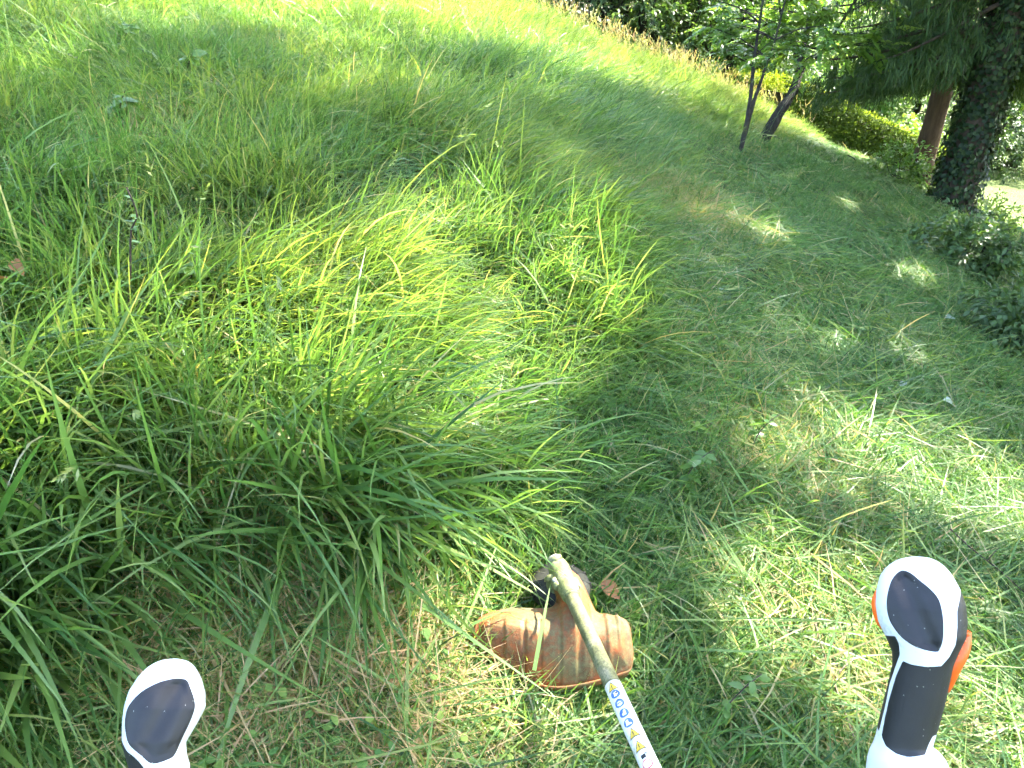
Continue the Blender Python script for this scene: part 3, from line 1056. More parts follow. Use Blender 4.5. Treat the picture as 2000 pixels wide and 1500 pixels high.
slender_tree("leaning_tree", [[(1483, 278, 1.0), (1520, 224, 1.0), (1552, 172, 1.0), (1566, 110, 1.0), (1575, 70, 1.0)], [(1556, 165, 1.0), (1572, 125, 1.0), (1592, 108, .99), (1610, 95, .98)], [(1566, 110, 1.0), (1545, 80, 1.0), (1530, 60, .98)]],
             6.95, [.058, .026, .022], "small tree with a thick trunk leaning right at the meadow edge", 16, .20, 'leaf_bright', 1.2, .6, .85)
slender_tree("thin_sapling", [[(1442, 306, 1.0), (1456, 250, 1.0), (1466, 190, 1.0), (1472, 122, 1.0), (1485, 35, 1.0)], [(1455, 252, 1.0), (1472, 200, 1.0), (1484, 165, 1.0), (1499, 120, .99), (1516, 70, .98)]],
             5.9, [.022, .018], "thin dark sapling forking into two stems left of the leaning tree", 9, .15, 'leaf_mid', 1.0, .55, .5)

# --- clipped hedge
def hedge():
    a = at(1545, 262); a = np.array([4.75, 12.9]); b = np.array([8.5, 14.25])
    root = empty("hedge", gnd(*((a + b) / 2)), "clipped hedge with shaded face and sunlit flat top behind the leaning tree", "hedge")
    d = (b - a) / np.linalg.norm(b - a); nrm = np.array([-d[1], d[0]])
    Lh = np.linalg.norm(b - a); hh, th = .74, 1.9
    V, T_, A = [], [], []; nn = 0
    mb = MB()
    # dark twiggy inside
    ns = 24
    ss = np.linspace(.45, Lh - .2, ns)
    vv = []
    for s in ss:
        c = a + d * s
        for w, z in ((.12, -.1), (th - .12, -.1), (th - .12, hh - .12), (.12, hh - .12)):
            q = c + nrm * w
            vv.append([q[0], q[1], float(base_h(c[0], c[1])) + z])
    q = []
    for i in range(ns - 1):
        for k in range(4): q.append((i * 4 + k, i * 4 + (k + 1) % 4, i * 4 + 4 + (k + 1) % 4, i * 4 + 4 + k))
    q += [(0, 1, 2, 3), ((ns - 1) * 4, (ns - 1) * 4 + 1, (ns - 1) * 4 + 2, (ns - 1) * 4 + 3)]
    mb.add(vv, q)
    part("twigs", mb.mesh("twigs", False), M['stem_dark'], root)
    n = 32000
    s = RNG.uniform(-.1, Lh + .1, n)
    face = RNG.choice(3, n, p=[.5, .38, .12])
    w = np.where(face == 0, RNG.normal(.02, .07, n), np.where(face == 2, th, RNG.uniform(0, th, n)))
    z = np.where(face == 1, hh + RNG.normal(0, .03, n) + .04 * (noise(s, s * 0, .4, 3) - .5), RNG.uniform(0, hh, n))
    c = a + d * s[:, None] + nrm * w[:, None]
    cc = np.column_stack([c, base_h((a + d * s[:, None])[:, 0], (a + d * s[:, None])[:, 1]) + z])
    o = np.where((face == 1)[:, None], np.array([0, 0, 1.]), np.where((face == 0)[:, None], np.array([-nrm[0], -nrm[1], .3]), np.array([nrm[0], nrm[1], .3])))
    v, t, r = leaf_quads(cc, o * .5 + unit(n), unit(n) * .7 + o, RNG.uniform(.04, .08, n), RNG.uniform(.022, .042, n), np.where(face == 1, RNG.uniform(.65, 1, n), RNG.uniform(0, .6, n)))  # top leaves take the bright colours to look sunlit, the faces the dark ones
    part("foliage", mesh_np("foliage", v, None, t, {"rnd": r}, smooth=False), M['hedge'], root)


hedge()

# --- shrubs and trees behind the meadow's top edge, and beyond the hedge
GB = "shrubs and trees behind the meadow"
back = [
    # px at the foot, distance, height, width, leaves, size, material, name, label
    (965, 13.2, 3.2, 1.0, 6500, .10, 'leaf_dark', "shrub", "dark shrub farthest uphill at the very top of the meadow edge"),
    (1060, 13.0, 3.4, 1.3, 8500, .11, 'leaf_dark', "shrub", "dark glossy shrub behind the tan seed grass, second from uphill"),
    (1165, 13.4, 3.6, 1.3, 8500, .10, 'leaf_dark', "shrub", "dark grey-green shrub in the middle of the row above the seed grass"),
    (1270, 13.6, 3.6, 1.3, 8000, .10, 'leaf_dark', "shrub", "dense dark shrub left of the thin sapling's crown"),
    (1330, 15.6, 5.0, 1.6, 8000, .11, 'leaf_bright', "broadleaf_tree", "tree with bright yellow-green leaves hanging over the dark shrubs"),
    (1375, 14.2, 2.8, 1.1, 7000, .09, 'leaf_mid', "shrub", "mid green shrub directly behind the thin sapling"),
    (1450, 15.0, 2.6, 1.2, 7000, .09, 'leaf_dark', "shrub", "shadowy shrub between the thin sapling and the hedge"),
    (1240, 18.0, 7.0, 2.2, 9000, .13, 'leaf_mid', "broadleaf_tree", "taller green tree rising behind the dark shrubs at top centre"),
    (1010, 17.0, 6.0, 2.2, 9000, .13, 'leaf_dark', "broadleaf_tree", "dark tree behind the shrubs at the uphill end"),
    (1470, 20.0, 5.5, 2.2, 9000, .14, 'leaf_mid', "broadleaf_tree", "green tree behind the forked sapling, beyond the shrubs"),
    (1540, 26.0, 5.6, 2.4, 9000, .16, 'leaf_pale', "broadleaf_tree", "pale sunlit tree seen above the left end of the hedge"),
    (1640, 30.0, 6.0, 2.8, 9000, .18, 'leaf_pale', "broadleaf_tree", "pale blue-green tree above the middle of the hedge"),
    (1720, 24.0, 5.2, 2.3, 8000, .15, 'leaf_mid', "broadleaf_tree", "green tree behind the hanging spruce boughs above the hedge"),
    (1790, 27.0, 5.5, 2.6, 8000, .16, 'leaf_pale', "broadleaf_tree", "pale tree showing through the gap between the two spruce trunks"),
    (1905, 26.0, 5.0, 2.6, 8000, .16, 'leaf_mid', "broadleaf_tree", "green tree across the lawn right of the ivy-clad trunk"),
    (2010, 24.0, 5.0, 2.6, 8000, .15, 'leaf_dark', "broadleaf_tree", "dark tree across the lawn at the right edge of the view"),
    (1775, 13.6, .9, .55, 3500, .07, 'leaf_bright', "shrub", "low bright shrub between the hedge end and the bare brown trunk"),
    (1960, 17.5, 1.8, 1.6, 7000, .09, 'leaf_dark', "shrub", "low dark shrub on the far side of the lawn"),
]
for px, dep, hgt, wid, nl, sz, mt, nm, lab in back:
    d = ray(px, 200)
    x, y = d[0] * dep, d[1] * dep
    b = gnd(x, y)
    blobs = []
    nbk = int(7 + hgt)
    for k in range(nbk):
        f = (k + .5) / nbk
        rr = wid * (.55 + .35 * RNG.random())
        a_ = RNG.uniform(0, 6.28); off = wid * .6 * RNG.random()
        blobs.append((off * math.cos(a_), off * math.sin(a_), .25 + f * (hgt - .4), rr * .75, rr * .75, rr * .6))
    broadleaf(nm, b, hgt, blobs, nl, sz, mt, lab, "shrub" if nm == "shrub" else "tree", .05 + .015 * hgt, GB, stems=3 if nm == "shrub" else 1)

# --- brambles and low growth at the foot of the big trunk
def bramble(px, py, r, h_, nl, label, mat='leaf_dark', size=.05):
    b = at(px, py)
    blobs = [(RNG.normal(0, r * .45), RNG.normal(0, r * .35), RNG.uniform(.1, h_ * .6), r * .5, r * .5, h_ * .45) for _ in range(6)]
    root = broadleaf("bramble_bush", b, h_, blobs, nl, size, mat, label, "bush", .012, stems=4, hollow=.2)
    return root


bramble(1870, 520, .38, .32, 3600, "dark bramble mound in the shade at the ivy-clad trunk's foot")
bramble(1995, 690, .30, .30, 2400, "dark leafy bramble at the right edge below the spruce")
bramble(1925, 440, .22, .28, 900, "sunlit fresh bramble shoots at the lawn side of the trunk", 'leaf_bright')
bramble(1740, 350, .4, .35, 2200, "tangled low growth beneath the spruce boughs by the hedge", 'leaf_mid')

# ------------------------------------------------------------------ young plants in the grass
def seedling(name, foot, path, r, leaves, label, mat, stem_mat='stem_dark', lsize=.05, cat="plant", wid=.6, lobes=0):
    root = empty(name, foot, label, cat)
    mb = MB()
    p = smooth_path(path, 14)
    tube(mb, p, np.linspace(r, r * .5, 14), 6)
    part("stem", mb.mesh("stem"), M[stem_mat], root)
    lv, lq = leaf_shape(1, wid, lobes=lobes)
    me = mesh_np("leaf", lv, lq, attrs={"rnd": np.full(len(lv), .6)}); me.materials.append(M[mat])
    for (f, az, tilt, s) in leaves:
        q = p[int(np.clip(f, 0, 1) * 13)]
        o = bpy.data.objects.new("leaf", me); COL.objects.link(o)
        o.parent = root
        o.location = tuple(q - foot)
        o.rotation_euler = (RNG.normal(0, .3), tilt, az)
        o.scale = (s * lsize,) * 3
    return root


def leafset(n, lo=.3, s=(.7, 1.3), tilt=(-.4, .5)):
    return [(RNG.uniform(lo, 1), RNG.uniform(0, 6.28), RNG.uniform(*tilt), RNG.uniform(*s)) for _ in range(n)]


f0 = at(258, 660)
seedling("sapling_stem", f0, [f0, f0 + [.022, -.01, .10], f0 + [.050, -.01, .20], f0 + [.072, .0, .30], f0 + [.098, .0, .34], f0 + [.088, .0, .41]], .0034, leafset(13, .6, (.4, .9)),
         "young plant with an upright dark stem in the left meadow", 'leaf_mid', lsize=.04)
f0 = at(372, 655)
seedling("yellow_green_seedling", f0, [f0, f0 + [.012, .0, .08], f0 + [.03, .0, .15], f0 + [.06, .0, .22]], .003, [(RNG.uniform(.8, 1), a_, RNG.uniform(-.3, .4), RNG.uniform(.6, 1.1)) for a_ in np.linspace(0, 6, 15)],
         "seedling with bright yellow-green lobed leaves in the left meadow", 'leaf_bright', lsize=.05, lobes=2, wid=.7)
f0 = at(1362, 880); t0 = f0[1] / ray(1362, 880)[1]
seedling("yellow_green_seedling", f0, [f0, P(1361, 860, t0 * .98), P(1362, 835, t0 * .96)], .002, [(1, a_, RNG.uniform(-.5, .2), RNG.uniform(.7, 1)) for a_ in (0, 1.3, 2.6, 3.9, 5.2)],
         "tiny yellow-green seedling at the edge of the mown strip", 'leaf_bright', lsize=.035)
for px, py, lab, nl, ls in [(1330, 985, "pale ash seedling with paired leaflets on the cut edge", 18, .042), (1400, 1455, "bluish leafy weed near the bottom edge right of the shaft", 14, .028), (1465, 905, "small leafy weed on the mown strip above the right grip", 8, .028)]:
    f0 = at(px, py)
    seedling("leafy_weed", f0, [f0, f0 + [.01, .02, .07], f0 + [.04, .03, .12], f0 + [.08, .05, .14]], .0018, leafset(nl, .2, (.7, 1.2), (-.2, .4)), lab, 'leaf_mid', lsize=ls, wid=.55)
for px, py, lab in [(370, 165, "broad leaved dock clump high in the left meadow"), (250, 105, "broad leaved plant near the upper left corner"), (240, 250, "leafy weeds beside the bare dry patch at upper left")]:
    f0 = at(px, py)
    seedling("broad_leaved_weed", f0, [f0, f0 + [.0, .0, .06], f0 + [.03, -.02, .11], f0 + [.06, -.03, .15]], .003, leafset(16, .3, (.7, 1.4), (-.3, .4)), lab, 'leaf_mid', lsize=.065, wid=.6)

# ------------------------------------------------------------------ fallen leaves and twigs
def fallen(px, py, size, mat, label, lift=.05, rot=None):
    b = at(px, py)
    lv, lq = leaf_shape(size, size * .62, RNG.uniform(.3, .7), RNG.uniform(-.3, .3))
    lv[:, 2] += .12 * size * np.sin(lv[:, 0] / size * 4 + 1)
    me = mesh_np("fallen_leaf", lv - [size * .5, 0, 0], lq, attrs={"rnd": np.full(len(lv), RNG.random())})
    o = obj("fallen_leaf", me, M[mat])
    o.location = (b[0], b[1], b[2] + lift)
    o.rotation_euler = (RNG.normal(.3, .2), RNG.normal(-.1, .3), RNG.uniform(0, 6.28) if rot is None else rot)
    tag(o, label, "leaf")


for a in [(72, 632, .05, 'dry_leaf', "brown dead leaf caught in the grass near the left edge, upper of two", .16), (32, 655, .055, 'dry_leaf', "reddish brown dead leaf at the left edge, lower of two", .15),
          (385, 590, .035, 'dry_leaf', "small brown leaf below the yellow-green seedling", .12), (475, 675, .05, 'yellow_leaf', "yellow fallen leaf in the left meadow grass", .16),
          (628, 680, .03, 'dry_leaf', "small rust coloured leaf right of the yellow one", .12), (1190, 1188, .055, 'dry_leaf', "curled red-brown leaf just right of the deflector", .05),
          (1330, 1305, .032, 'dry_leaf', "small dry leaf right of the shaft", .03), (670, 1292, .04, 'dry_leaf', "tan dead leaf on the mown ground left of the deflector", .03),
          (1847, 808, .062, 'pale_leaf', "large pale upturned leaf on the mown strip at right", .05), (1758, 772, .035, 'pale_leaf', "small pale leaf above the large upturned one", .05),
          (1582, 772, .035, 'pale_leaf', "small whitish leaf in the middle of the mown strip", .05), (1402, 582, .05, 'pale_leaf', "pale grey-green leaf on the mown strip beside the long grass", .04),
          (1850, 640, .06, 'pale_leaf', "pale leaf in the light near the right bramble", .06), (1775, 550, .05, 'pale_leaf', "pale leaf in the shade below the bramble mound", .05)]:
    fallen(*a[:5], lift=a[5])


def twig(pxs, r, label, mat='twig', lift=.05):
    pts = np.array([at(*p) + [0, 0, lift] for p in pxs])
    mb = MB(); p = smooth_path(pts, 24)
    tube(mb, p, np.linspace(r, r * .5, 24), 5, True, .2)
    k = len(p) // 2
    tube(mb, smooth_path([p[k], p[k] + [.03, .02, .02], p[k] + [.07, .05, .01]], 5), np.linspace(r * .6, r * .3, 5), 4)
    o = obj("twig", mb.mesh("twig"), M[mat]); tag(o, label, "twig")


twig([(1575, 1205), (1590, 1270), (1615, 1350), (1650, 1450), (1668, 1510)], .0032, "bare brown twig lying between the shaft and the right grip")
twig([(1838, 1080), (1880, 1120), (1935, 1165), (2015, 1240)], .0022, "dark bare twig slanting off the right edge above the right grip", 'stem_dark', .09)

# ------------------------------------------------------------------ brush cutter
def iso_split(v, tris, f):
    """cut a triangle mesh along f = 0; returns (verts, tris) of the negative and of the positive side"""
    v = np.asarray(v, float); f = np.where(np.abs(f) < 1e-7, 1e-7, f)
    V = list(map(tuple, v)); cut = {}

    def mid(i, j):
        k = (min(i, j), max(i, j))
        if k not in cut:
            t = f[i] / (f[i] - f[j])
            cut[k] = len(V)
            V.append(tuple(v[i] + (v[j] - v[i]) * t))
        return cut[k]
    side = {0: [], 1: []}
    for a, b, c in tris:
        s = [f[a] > 0, f[b] > 0, f[c] > 0]
        if s[0] == s[1] == s[2]:
            side[int(s[0])].append((a, b, c)); continue
        # rotate so that a is the odd one out
        if s[0] == s[1]: a, b, c = c, a, b; s = [s[2], s[0], s[1]]
        elif s[0] == s[2]: a, b, c = b, c, a; s = [s[1], s[2], s[0]]
        ab, ac = mid(a, b), mid(a, c)
        side[int(s[0])].append((a, ab, ac))
        side[int(s[1])] += [(ab, b, c), (ab, c, ac)]
    V = np.array(V); out = []
    for k in (0, 1):
        t = np.array(side[k]) if side[k] else np.zeros((0, 3), int)
        used = np.unique(t); remap = np.full(len(V), -1); remap[used] = np.arange(len(used))
        out.append((V[used], remap[t] if len(t) else t))
    return out


def spline_closed(pts, n=120):
    c = np.asarray(pts, float); m = len(c); out = []
    for s in np.linspace(0, m, n, endpoint=False):
        i = int(s); t = s - i
        p0, p1, p2, p3 = c[(i - 1) % m], c[i % m], c[(i + 1) % m], c[(i + 2) % m]
        out.append(.5 * ((2 * p1) + (-p0 + p2) * t + (2 * p0 - 5 * p1 + 4 * p2 - p3) * t * t + (-p0 + 3 * p1 - 3 * p2 + p3) * t ** 3))
    return np.array(out)


def smooth_interp(xq, xs, ys, win=.006):
    xs = np.asarray(xs, float); ys = np.asarray(ys, float)
    out = 0
    offs = np.linspace(-1, 1, 9)
    w = 1 - np.abs(offs) * .8; w /= w.sum()
    for o_, w_ in zip(offs, w):
        out = out + w_ * np.interp(xq + o_ * win, xs, ys)
    return out


foot_tool = at(1095, 1135)
tool = empty("brush_cutter", foot_tool, "brush cutter with grimy orange deflector, long mossy shaft and two white grips", "brush cutter")

# shaft
g1 = at(1092, 1112); dep1 = g1[1] / ray(1092, 1112)[1]
SA = P(1090, 1108, dep1 * .905)
SB = P(1262, 1480, 1.02)
SD = (SB - SA) / np.linalg.norm(SB - SA)
SLEN = np.linalg.norm(SB - SA)
RT = .0138
SE = SA + SD * (SLEN + .62)
mb = MB(); tube(mb, np.linspace(SA + SD * .03, SE, 12), RT, 24)
part("shaft", mb.mesh("shaft"), M['tube'], tool)

# gearbox: tapered housing round the end of the shaft, a bolt cap on its nose, a lug at its left
mb = MB()
tube(mb, [SA + SD * s for s in (-.022, -.016, -.004, .012, .035, .055, .075, .095, .100)], [.009, .0165, .0205, .0225, .0215, .0215, .0200, .0185, .0150], 24, True, .03)
down = np.array([0, 0, -1.]); side_ = np.cross(SD, down); side_ /= np.linalg.norm(side_)
tube(mb, [SA + SD * .01 + down * k for k in (.0, .02, .045, .06)], [.02, .022, .027, .029], 20, True, .03)
gb = part("gearbox", mb.mesh("gearbox"), M['gearbox'], tool)
cw = (CAM - SA) / np.linalg.norm(CAM - SA)
mb = MB(); nose = SA + SD * (-.008)
upn = cw - SD * cw.dot(SD); upn /= np.linalg.norm(upn)
bdir = upn * .7 - SD * .7
tube(mb, [nose + bdir * k for k in (.004, .0195, .0215)], [.0115, .0115, .008], 12, True)
part("bolt", mb.mesh("bolt"), M['steel'], gb)
mb = MB()
lug = SA + SD * .035 - np.array([.016, 0, 0])
tube(mb, [lug, lug + [-.012, 0, -.004], lug + [-.018, 0, -.008]], [.009, .008, .005], 10, True)
part("clamp_lug", mb.mesh("clamp_lug"), M['gearbox'], gb)
mb = MB()
nz = SA + SD * .004 + bdir * .012
tube(mb, [nz, nz + bdir * .012, nz + bdir * .0135], [.0165, .0165, .0145], 20)
part("gear_cover", mb.mesh("gear_cover"), M['gearbox'], gb)
for sgn in (-1, 1):
    mb = MB()
    e0 = SA + SD * .062 + np.array([sgn * .019, 0, 0]) + upn * .004
    tube(mb, [e0 - SD * .013, e0 - SD * .012, e0 + SD * .012, e0 + SD * .013], [.004, .0085, .0085, .004], 8, True)
    part("clamp_jaw", mb.mesh("clamp_jaw"), M['gearbox'], gb)
    mb = MB()
    tube(mb, [e0 + upn * .006, e0 + upn * .012], .0042, 6, True)
    part("clamp_screw", mb.mesh("clamp_screw", False), M['steel'], gb)
mb = MB()
cs = SA + SD * .098
tube(mb, [cs, cs + SD * .006], [RT + .0022, RT + .0022], 24)
part("clamp_ring", mb.mesh("clamp_ring"), M['gearbox'], gb)

# mowing head: black spool under the gearbox with a rounded rim, knob and two line ends
hc = SA - SD * .006 + down * .036 + np.array([.008, 0, 0])
mb = MB()
tube(mb, [hc + down * k for k in (0, .006, .012, .022, .034, .042, .046)], [.032, .052, .061, .063, .061, .049, .022], 32, True)
mh = part("mowing_head", mb.mesh("mowing_head"), M['black'], tool)
mb = MB()
for k in range(12):
    a_ = k * math.pi / 6; o_ = np.array([math.cos(a_), math.sin(a_), 0])
    tube(mb, [hc + o_ * .036 + down * .003, hc + o_ * .061 + down * .012, hc + o_ * .0645 + down * .024], [.003, .004, .003], 5)
part("fins", mb.mesh("fins"), M['black'], mh)
for sg in (-1, 1):
    mb = MB()
    o_ = np.array([.93 * sg, .3 * sg, 0])
    q = hc + down * .03 + o_ * .058
    tube(mb, smooth_path([q, q + o_ * .015, q + o_ * .028 + [.006 * sg, -.01 * sg, -.008]], 8), .0012, 5)
    part("cutting_line", mb.mesh("cutting_line"), M['gearbox'], mh)

# deflector: ribbed shell behind the mowing head
gD = at(1085, 1265)
PO = gD + np.array([0, 0, .075])
qv = np.array([0, .955, .296]); uv = np.array([1., 0, 0]); nv = np.cross(uv, qv)


def on_plane(px, py):
    d = ray(px, py)
    t = (PO - CAM).dot(nv) / d.dot(nv)
    p = CAM + d * t - PO
    return p.dot(uv), p.dot(qv)


zp = lambda zx, zy: (850 + zx * .3, 1050 + zy * .3)
outline = [(245, 660), (262, 600), (300, 555), (390, 518), (500, 498), (640, 500), (740, 498), (772, 478), (782, 440), (765, 380), (752, 320), (800, 285), (900, 290), (950, 340), (985, 400), (1015, 470), (1050, 530), (1140, 545), (1220, 570),
           (1258, 620), (1275, 720), (1287, 800), (1270, 870), (1200, 900), (1060, 940), (930, 970), (790, 985), (640, 960), (520, 895), (420, 815), (310, 760), (262, 710)]
oc = spline_closed([on_plane(*zp(*p)) for p in outline], 140)
lo, hi = oc.min(0) - .01, oc.max(0) + .01
nu, nvv = 150, 100
U, Vv = np.meshgrid(np.linspace(lo[0], hi[0], nu), np.linspace(lo[1], hi[1], nvv))
sd = sdf_poly(U, Vv, oc)
cl = [on_plane(*zp(900, 300)), on_plane(*zp(860, 1000))]


def band(zx, half, h_, soft=.004, y0=-1e9, y1=1e9):
    """a moulded rib running from the neck to the rear edge at zoom position zx"""
    c0 = on_plane(*zp(zx, 560))[0]; c1 = on_plane(*zp(zx, 900))[0]
    c = (c0 + c1) / 2
    d = np.abs(U - c) - half
    return h_ * np.clip(.5 - d / soft, 0, 1)


hgt = .040 * (1 - np.exp(-np.clip(-sd, 0, None) / .035)) + .004
vmax = on_plane(*zp(760, 500))[1]; vmin = on_plane(*zp(760, 985))[1]
tv_ = np.clip((Vv - vmin) / (vmax - vmin), 0, 1.8)
hgt += .022 * np.sin(np.clip(tv_, 0, 1) * np.pi * .62) - .012 * np.clip(tv_ - 1, 0, 1)
rear = np.clip((.78 - tv_) / .06, 0, 1)
hgt -= .045 * np.clip(.62 - tv_, 0, 1) ** 1.2
hgt += band(862, .0150, .0055, .006) + band(975, .0085, .0026, .006)
for zx, hw in ((330, .006), (510, .017), (630, .012), (745, .016)):
    hgt += band(zx, hw, .0036, .004) * rear
hgt += band(1195, .0045, .0035) * np.clip((tv_ - .35) / .1, 0, 1) + band(1120, .004, .0028)
hgt += .020 * np.exp(-((U - on_plane(*zp(880, 450))[0]) / .026) ** 2) * np.clip((tv_ - .3) / .6, 0, 1)
hgt += .0035 * np.exp(-((-sd - .004) / .0035) ** 2)                        # rolled rim
pts = PO + U[..., None] * uv + Vv[..., None] * qv + hgt[..., None] * nv
ii = (np.arange(nvv - 1)[:, None] * nu + np.arange(nu - 1)[None, :]).ravel()
tr = np.concatenate([np.stack([ii, ii + 1, ii + nu + 1], -1), np.stack([ii, ii + nu + 1, ii + nu], -1)])
(dv, dt), _ = iso_split(pts.reshape(-1, 3), tr, sd.ravel())
dm = mesh_np("deflector", dv, None, dt, {"rnd": np.full(len(dv), .5)})
dfl = part("deflector", dm, M['deflector'], tool)
md = dfl.modifiers.new("wall", 'SOLIDIFY'); md.thickness = .003; md.offset = -1
# skirt along the rear rim
k = len(oc); mb = MB()
rimh = .0045
top = PO + oc[:, :1] * uv + oc[:, 1:] * qv + rimh * nv
inw = oc * .985
bot = PO + inw[:, :1] * uv + inw[:, 1:] * qv - .024 * nv
rear_idx = [i for i in range(k) if oc[i, 1] < on_plane(*zp(300, 640))[1]]
vv = np.concatenate([top, bot])
q = [(i, (i + 1) % k, k + (i + 1) % k, k + i) for i in range(k) if i in rear_idx and (i + 1) % k in rear_idx]
mb.add(vv, q)
sk = part("skirt", mb.mesh("skirt"), M['deflector'], dfl)
sk.modifiers.new("wall", 'SOLIDIFY').thickness = .003
mb = MB()
m0 = SA + SD * .06 + down * .012
tube(mb, [m0, m0 + SD * .03 + down * .014, PO + uv * on_plane(*zp(840, 470))[0] + qv * on_plane(*zp(840, 470))[1] + nv * .03], [.016, .017, .02], 12, True, 0, None, .7)
part("bracket", mb.mesh("bracket"), M['deflector'], tool)

# warning label on the shaft
cperp = (CAM - SB) - SD * (CAM - SB).dot(SD); cperp /= np.linalg.norm(cperp)
cside = np.cross(SD, cperp)
if cside[0] < 0: cside = -cside


def shaft_s(py):
    s = np.linspace(.1, SLEN + .2, 3000)
    p = SA + SD * s[:, None] - CAM
    zc = p[:, 1] * _c - p[:, 2] * _s
    yc = p[:, 1] * _s + p[:, 2] * _c
    v = 750 - F * yc / zc
    return float(s[np.argmin(np.abs(v - py))])


def wrap(poly_sa, r, cen=(0, 0), rings=5):
    """a flat outline (along shaft, around shaft) laid on the tube"""
    poly = np.asarray(poly_sa, float); n = len(poly)
    c = poly.mean(0)
    vs = [c]; t = []
    for k in range(1, rings + 1): vs += list(c + (poly - c) * k / rings)
    vs = np.array(vs) + cen
    for i in range(n): t.append((0, 1 + i, 1 + (i + 1) % n))
    for k in range(rings - 1):
        for i in range(n):
            a, b = 1 + k * n + i, 1 + k * n + (i + 1) % n
            t += [(a, a + n, b + n), (a, b + n, b)]
    th = vs[:, 1] / RT
    p = SA + SD * vs[:, :1] + (cperp * np.cos(th)[:, None] + cside * np.sin(th)[:, None]) * r
    return p, np.array(t)


def dense(poly, m=6):
    poly = np.asarray(poly, float); out = []
    for i in range(len(poly)):
        a, b = poly[i], poly[(i + 1) % len(poly)]
        out += [a + (b - a) * k / m for k in range(m)]
    return np.array(out)


def circle(r, n=24): return [(r * math.cos(a), r * math.sin(a)) for a in np.linspace(0, 2 * math.pi, n, endpoint=False)]


def deco(name, poly, cen, lift, mat, parent, rings=4):
    p, t = wrap(poly, RT + lift, cen, rings)
    mb = MB(); mb.add(p, None, t)
    return part(name, mb.mesh(name), M[mat], parent)


s0 = shaft_s(1341)
mb = MB(); tube(mb, np.linspace(SA + SD * s0, SA + SD * (SLEN + .16), 8), RT + .0003, 32, False)
lab = part("warning_label", mb.mesh("warning_label"), M['label_white'], tool)
OFF = -.002
tri = lambda r: dense([(-r, 0), (r * .72, r * .95), (r * .72, -r * .95)], 6)
for py in (1352, 1443, 1468):
    s_ = shaft_s(py)
    deco("warning_triangle", tri(.0095), (s_, OFF), .0006, 'ink', lab)
    deco("warning_triangle", tri(.0078), (s_ + .0002, OFF), .0009, 'yellow', lab)
    deco("warning_mark", dense([(-.0035, .0007), (.0018, .0005), (.0018, -.0005), (-.0035, -.0007)], 3), (s_ + .001, OFF), .0012, 'ink', lab, 2)
    deco("warning_mark", circle(.0008, 10), (s_ + .0043, OFF), .0012, 'ink', lab, 2)
for i, py in enumerate((1366, 1384, 1403, 1422)):
    s_ = shaft_s(py)
    deco("blue_sign", circle(.0078), (s_, OFF), .0006, 'blue', lab)
    # white head with goggles, helmet, glove and boot
    if i == 0:
        deco("sign_figure", dense([(-.004, .003), (.001, .0045), (.005, .001), (.004, -.003), (-.001, -.002), (-.003, -.0035)], 3), (s_, OFF), .0009, 'label_white', lab, 3)
        deco("sign_figure", dense([(-.0022, .0045), (.0002, .0045), (.0002, .0005), (-.0022, .0005)], 3), (s_, OFF), .0012, 'ink', lab, 2)
    elif i == 1:
        deco("sign_figure", [(a * 1.0 + .001, b) for a, b in circle(.0045, 16)], (s_, OFF), .0009, 'label_white', lab, 3)
        deco("sign_figure", dense([(-.0005, .005), (.001, .005), (.001, -.005), (-.0005, -.005)], 3), (s_, OFF), .0012, 'blue', lab, 2)
    elif i == 2:
        deco("sign_figure", dense([(-.005, .0005), (-.005, .0035), (.0, .0035), (.0045, .003), (.0045, -.003), (.001, -.0035), (-.001, -.001)], 3), (s_, OFF), .0009, 'label_white', lab, 3)
    else:
        deco("sign_figure", dense([(-.005, .001), (-.005, -.003), (.003, -.0045), (.0045, -.0045), (.0045, .0045), (.002, .0045), (.0005, .001)], 3), (s_, OFF), .0009, 'label_white', lab, 3)
s_ = shaft_s(1488)
deco("sign_figure", dense([(-.003, -.004), (.003, -.004), (.003, .003), (-.003, .003)], 4), (s_, OFF), .0006, 'ink', lab, 3)
deco("sign_figure", dense([(-.005, .003), (-.003, .006), (-.001, .006), (-.003, .003)], 3), (s_, OFF), .0007, 'ink', lab, 3)
s_ = shaft_s(1503)
deco("ring_sign", circle(.0078), (s_, OFF), .0006, 'red', lab)
deco("ring_sign", circle(.0062), (s_, OFF), .0009, 'label_white', lab)

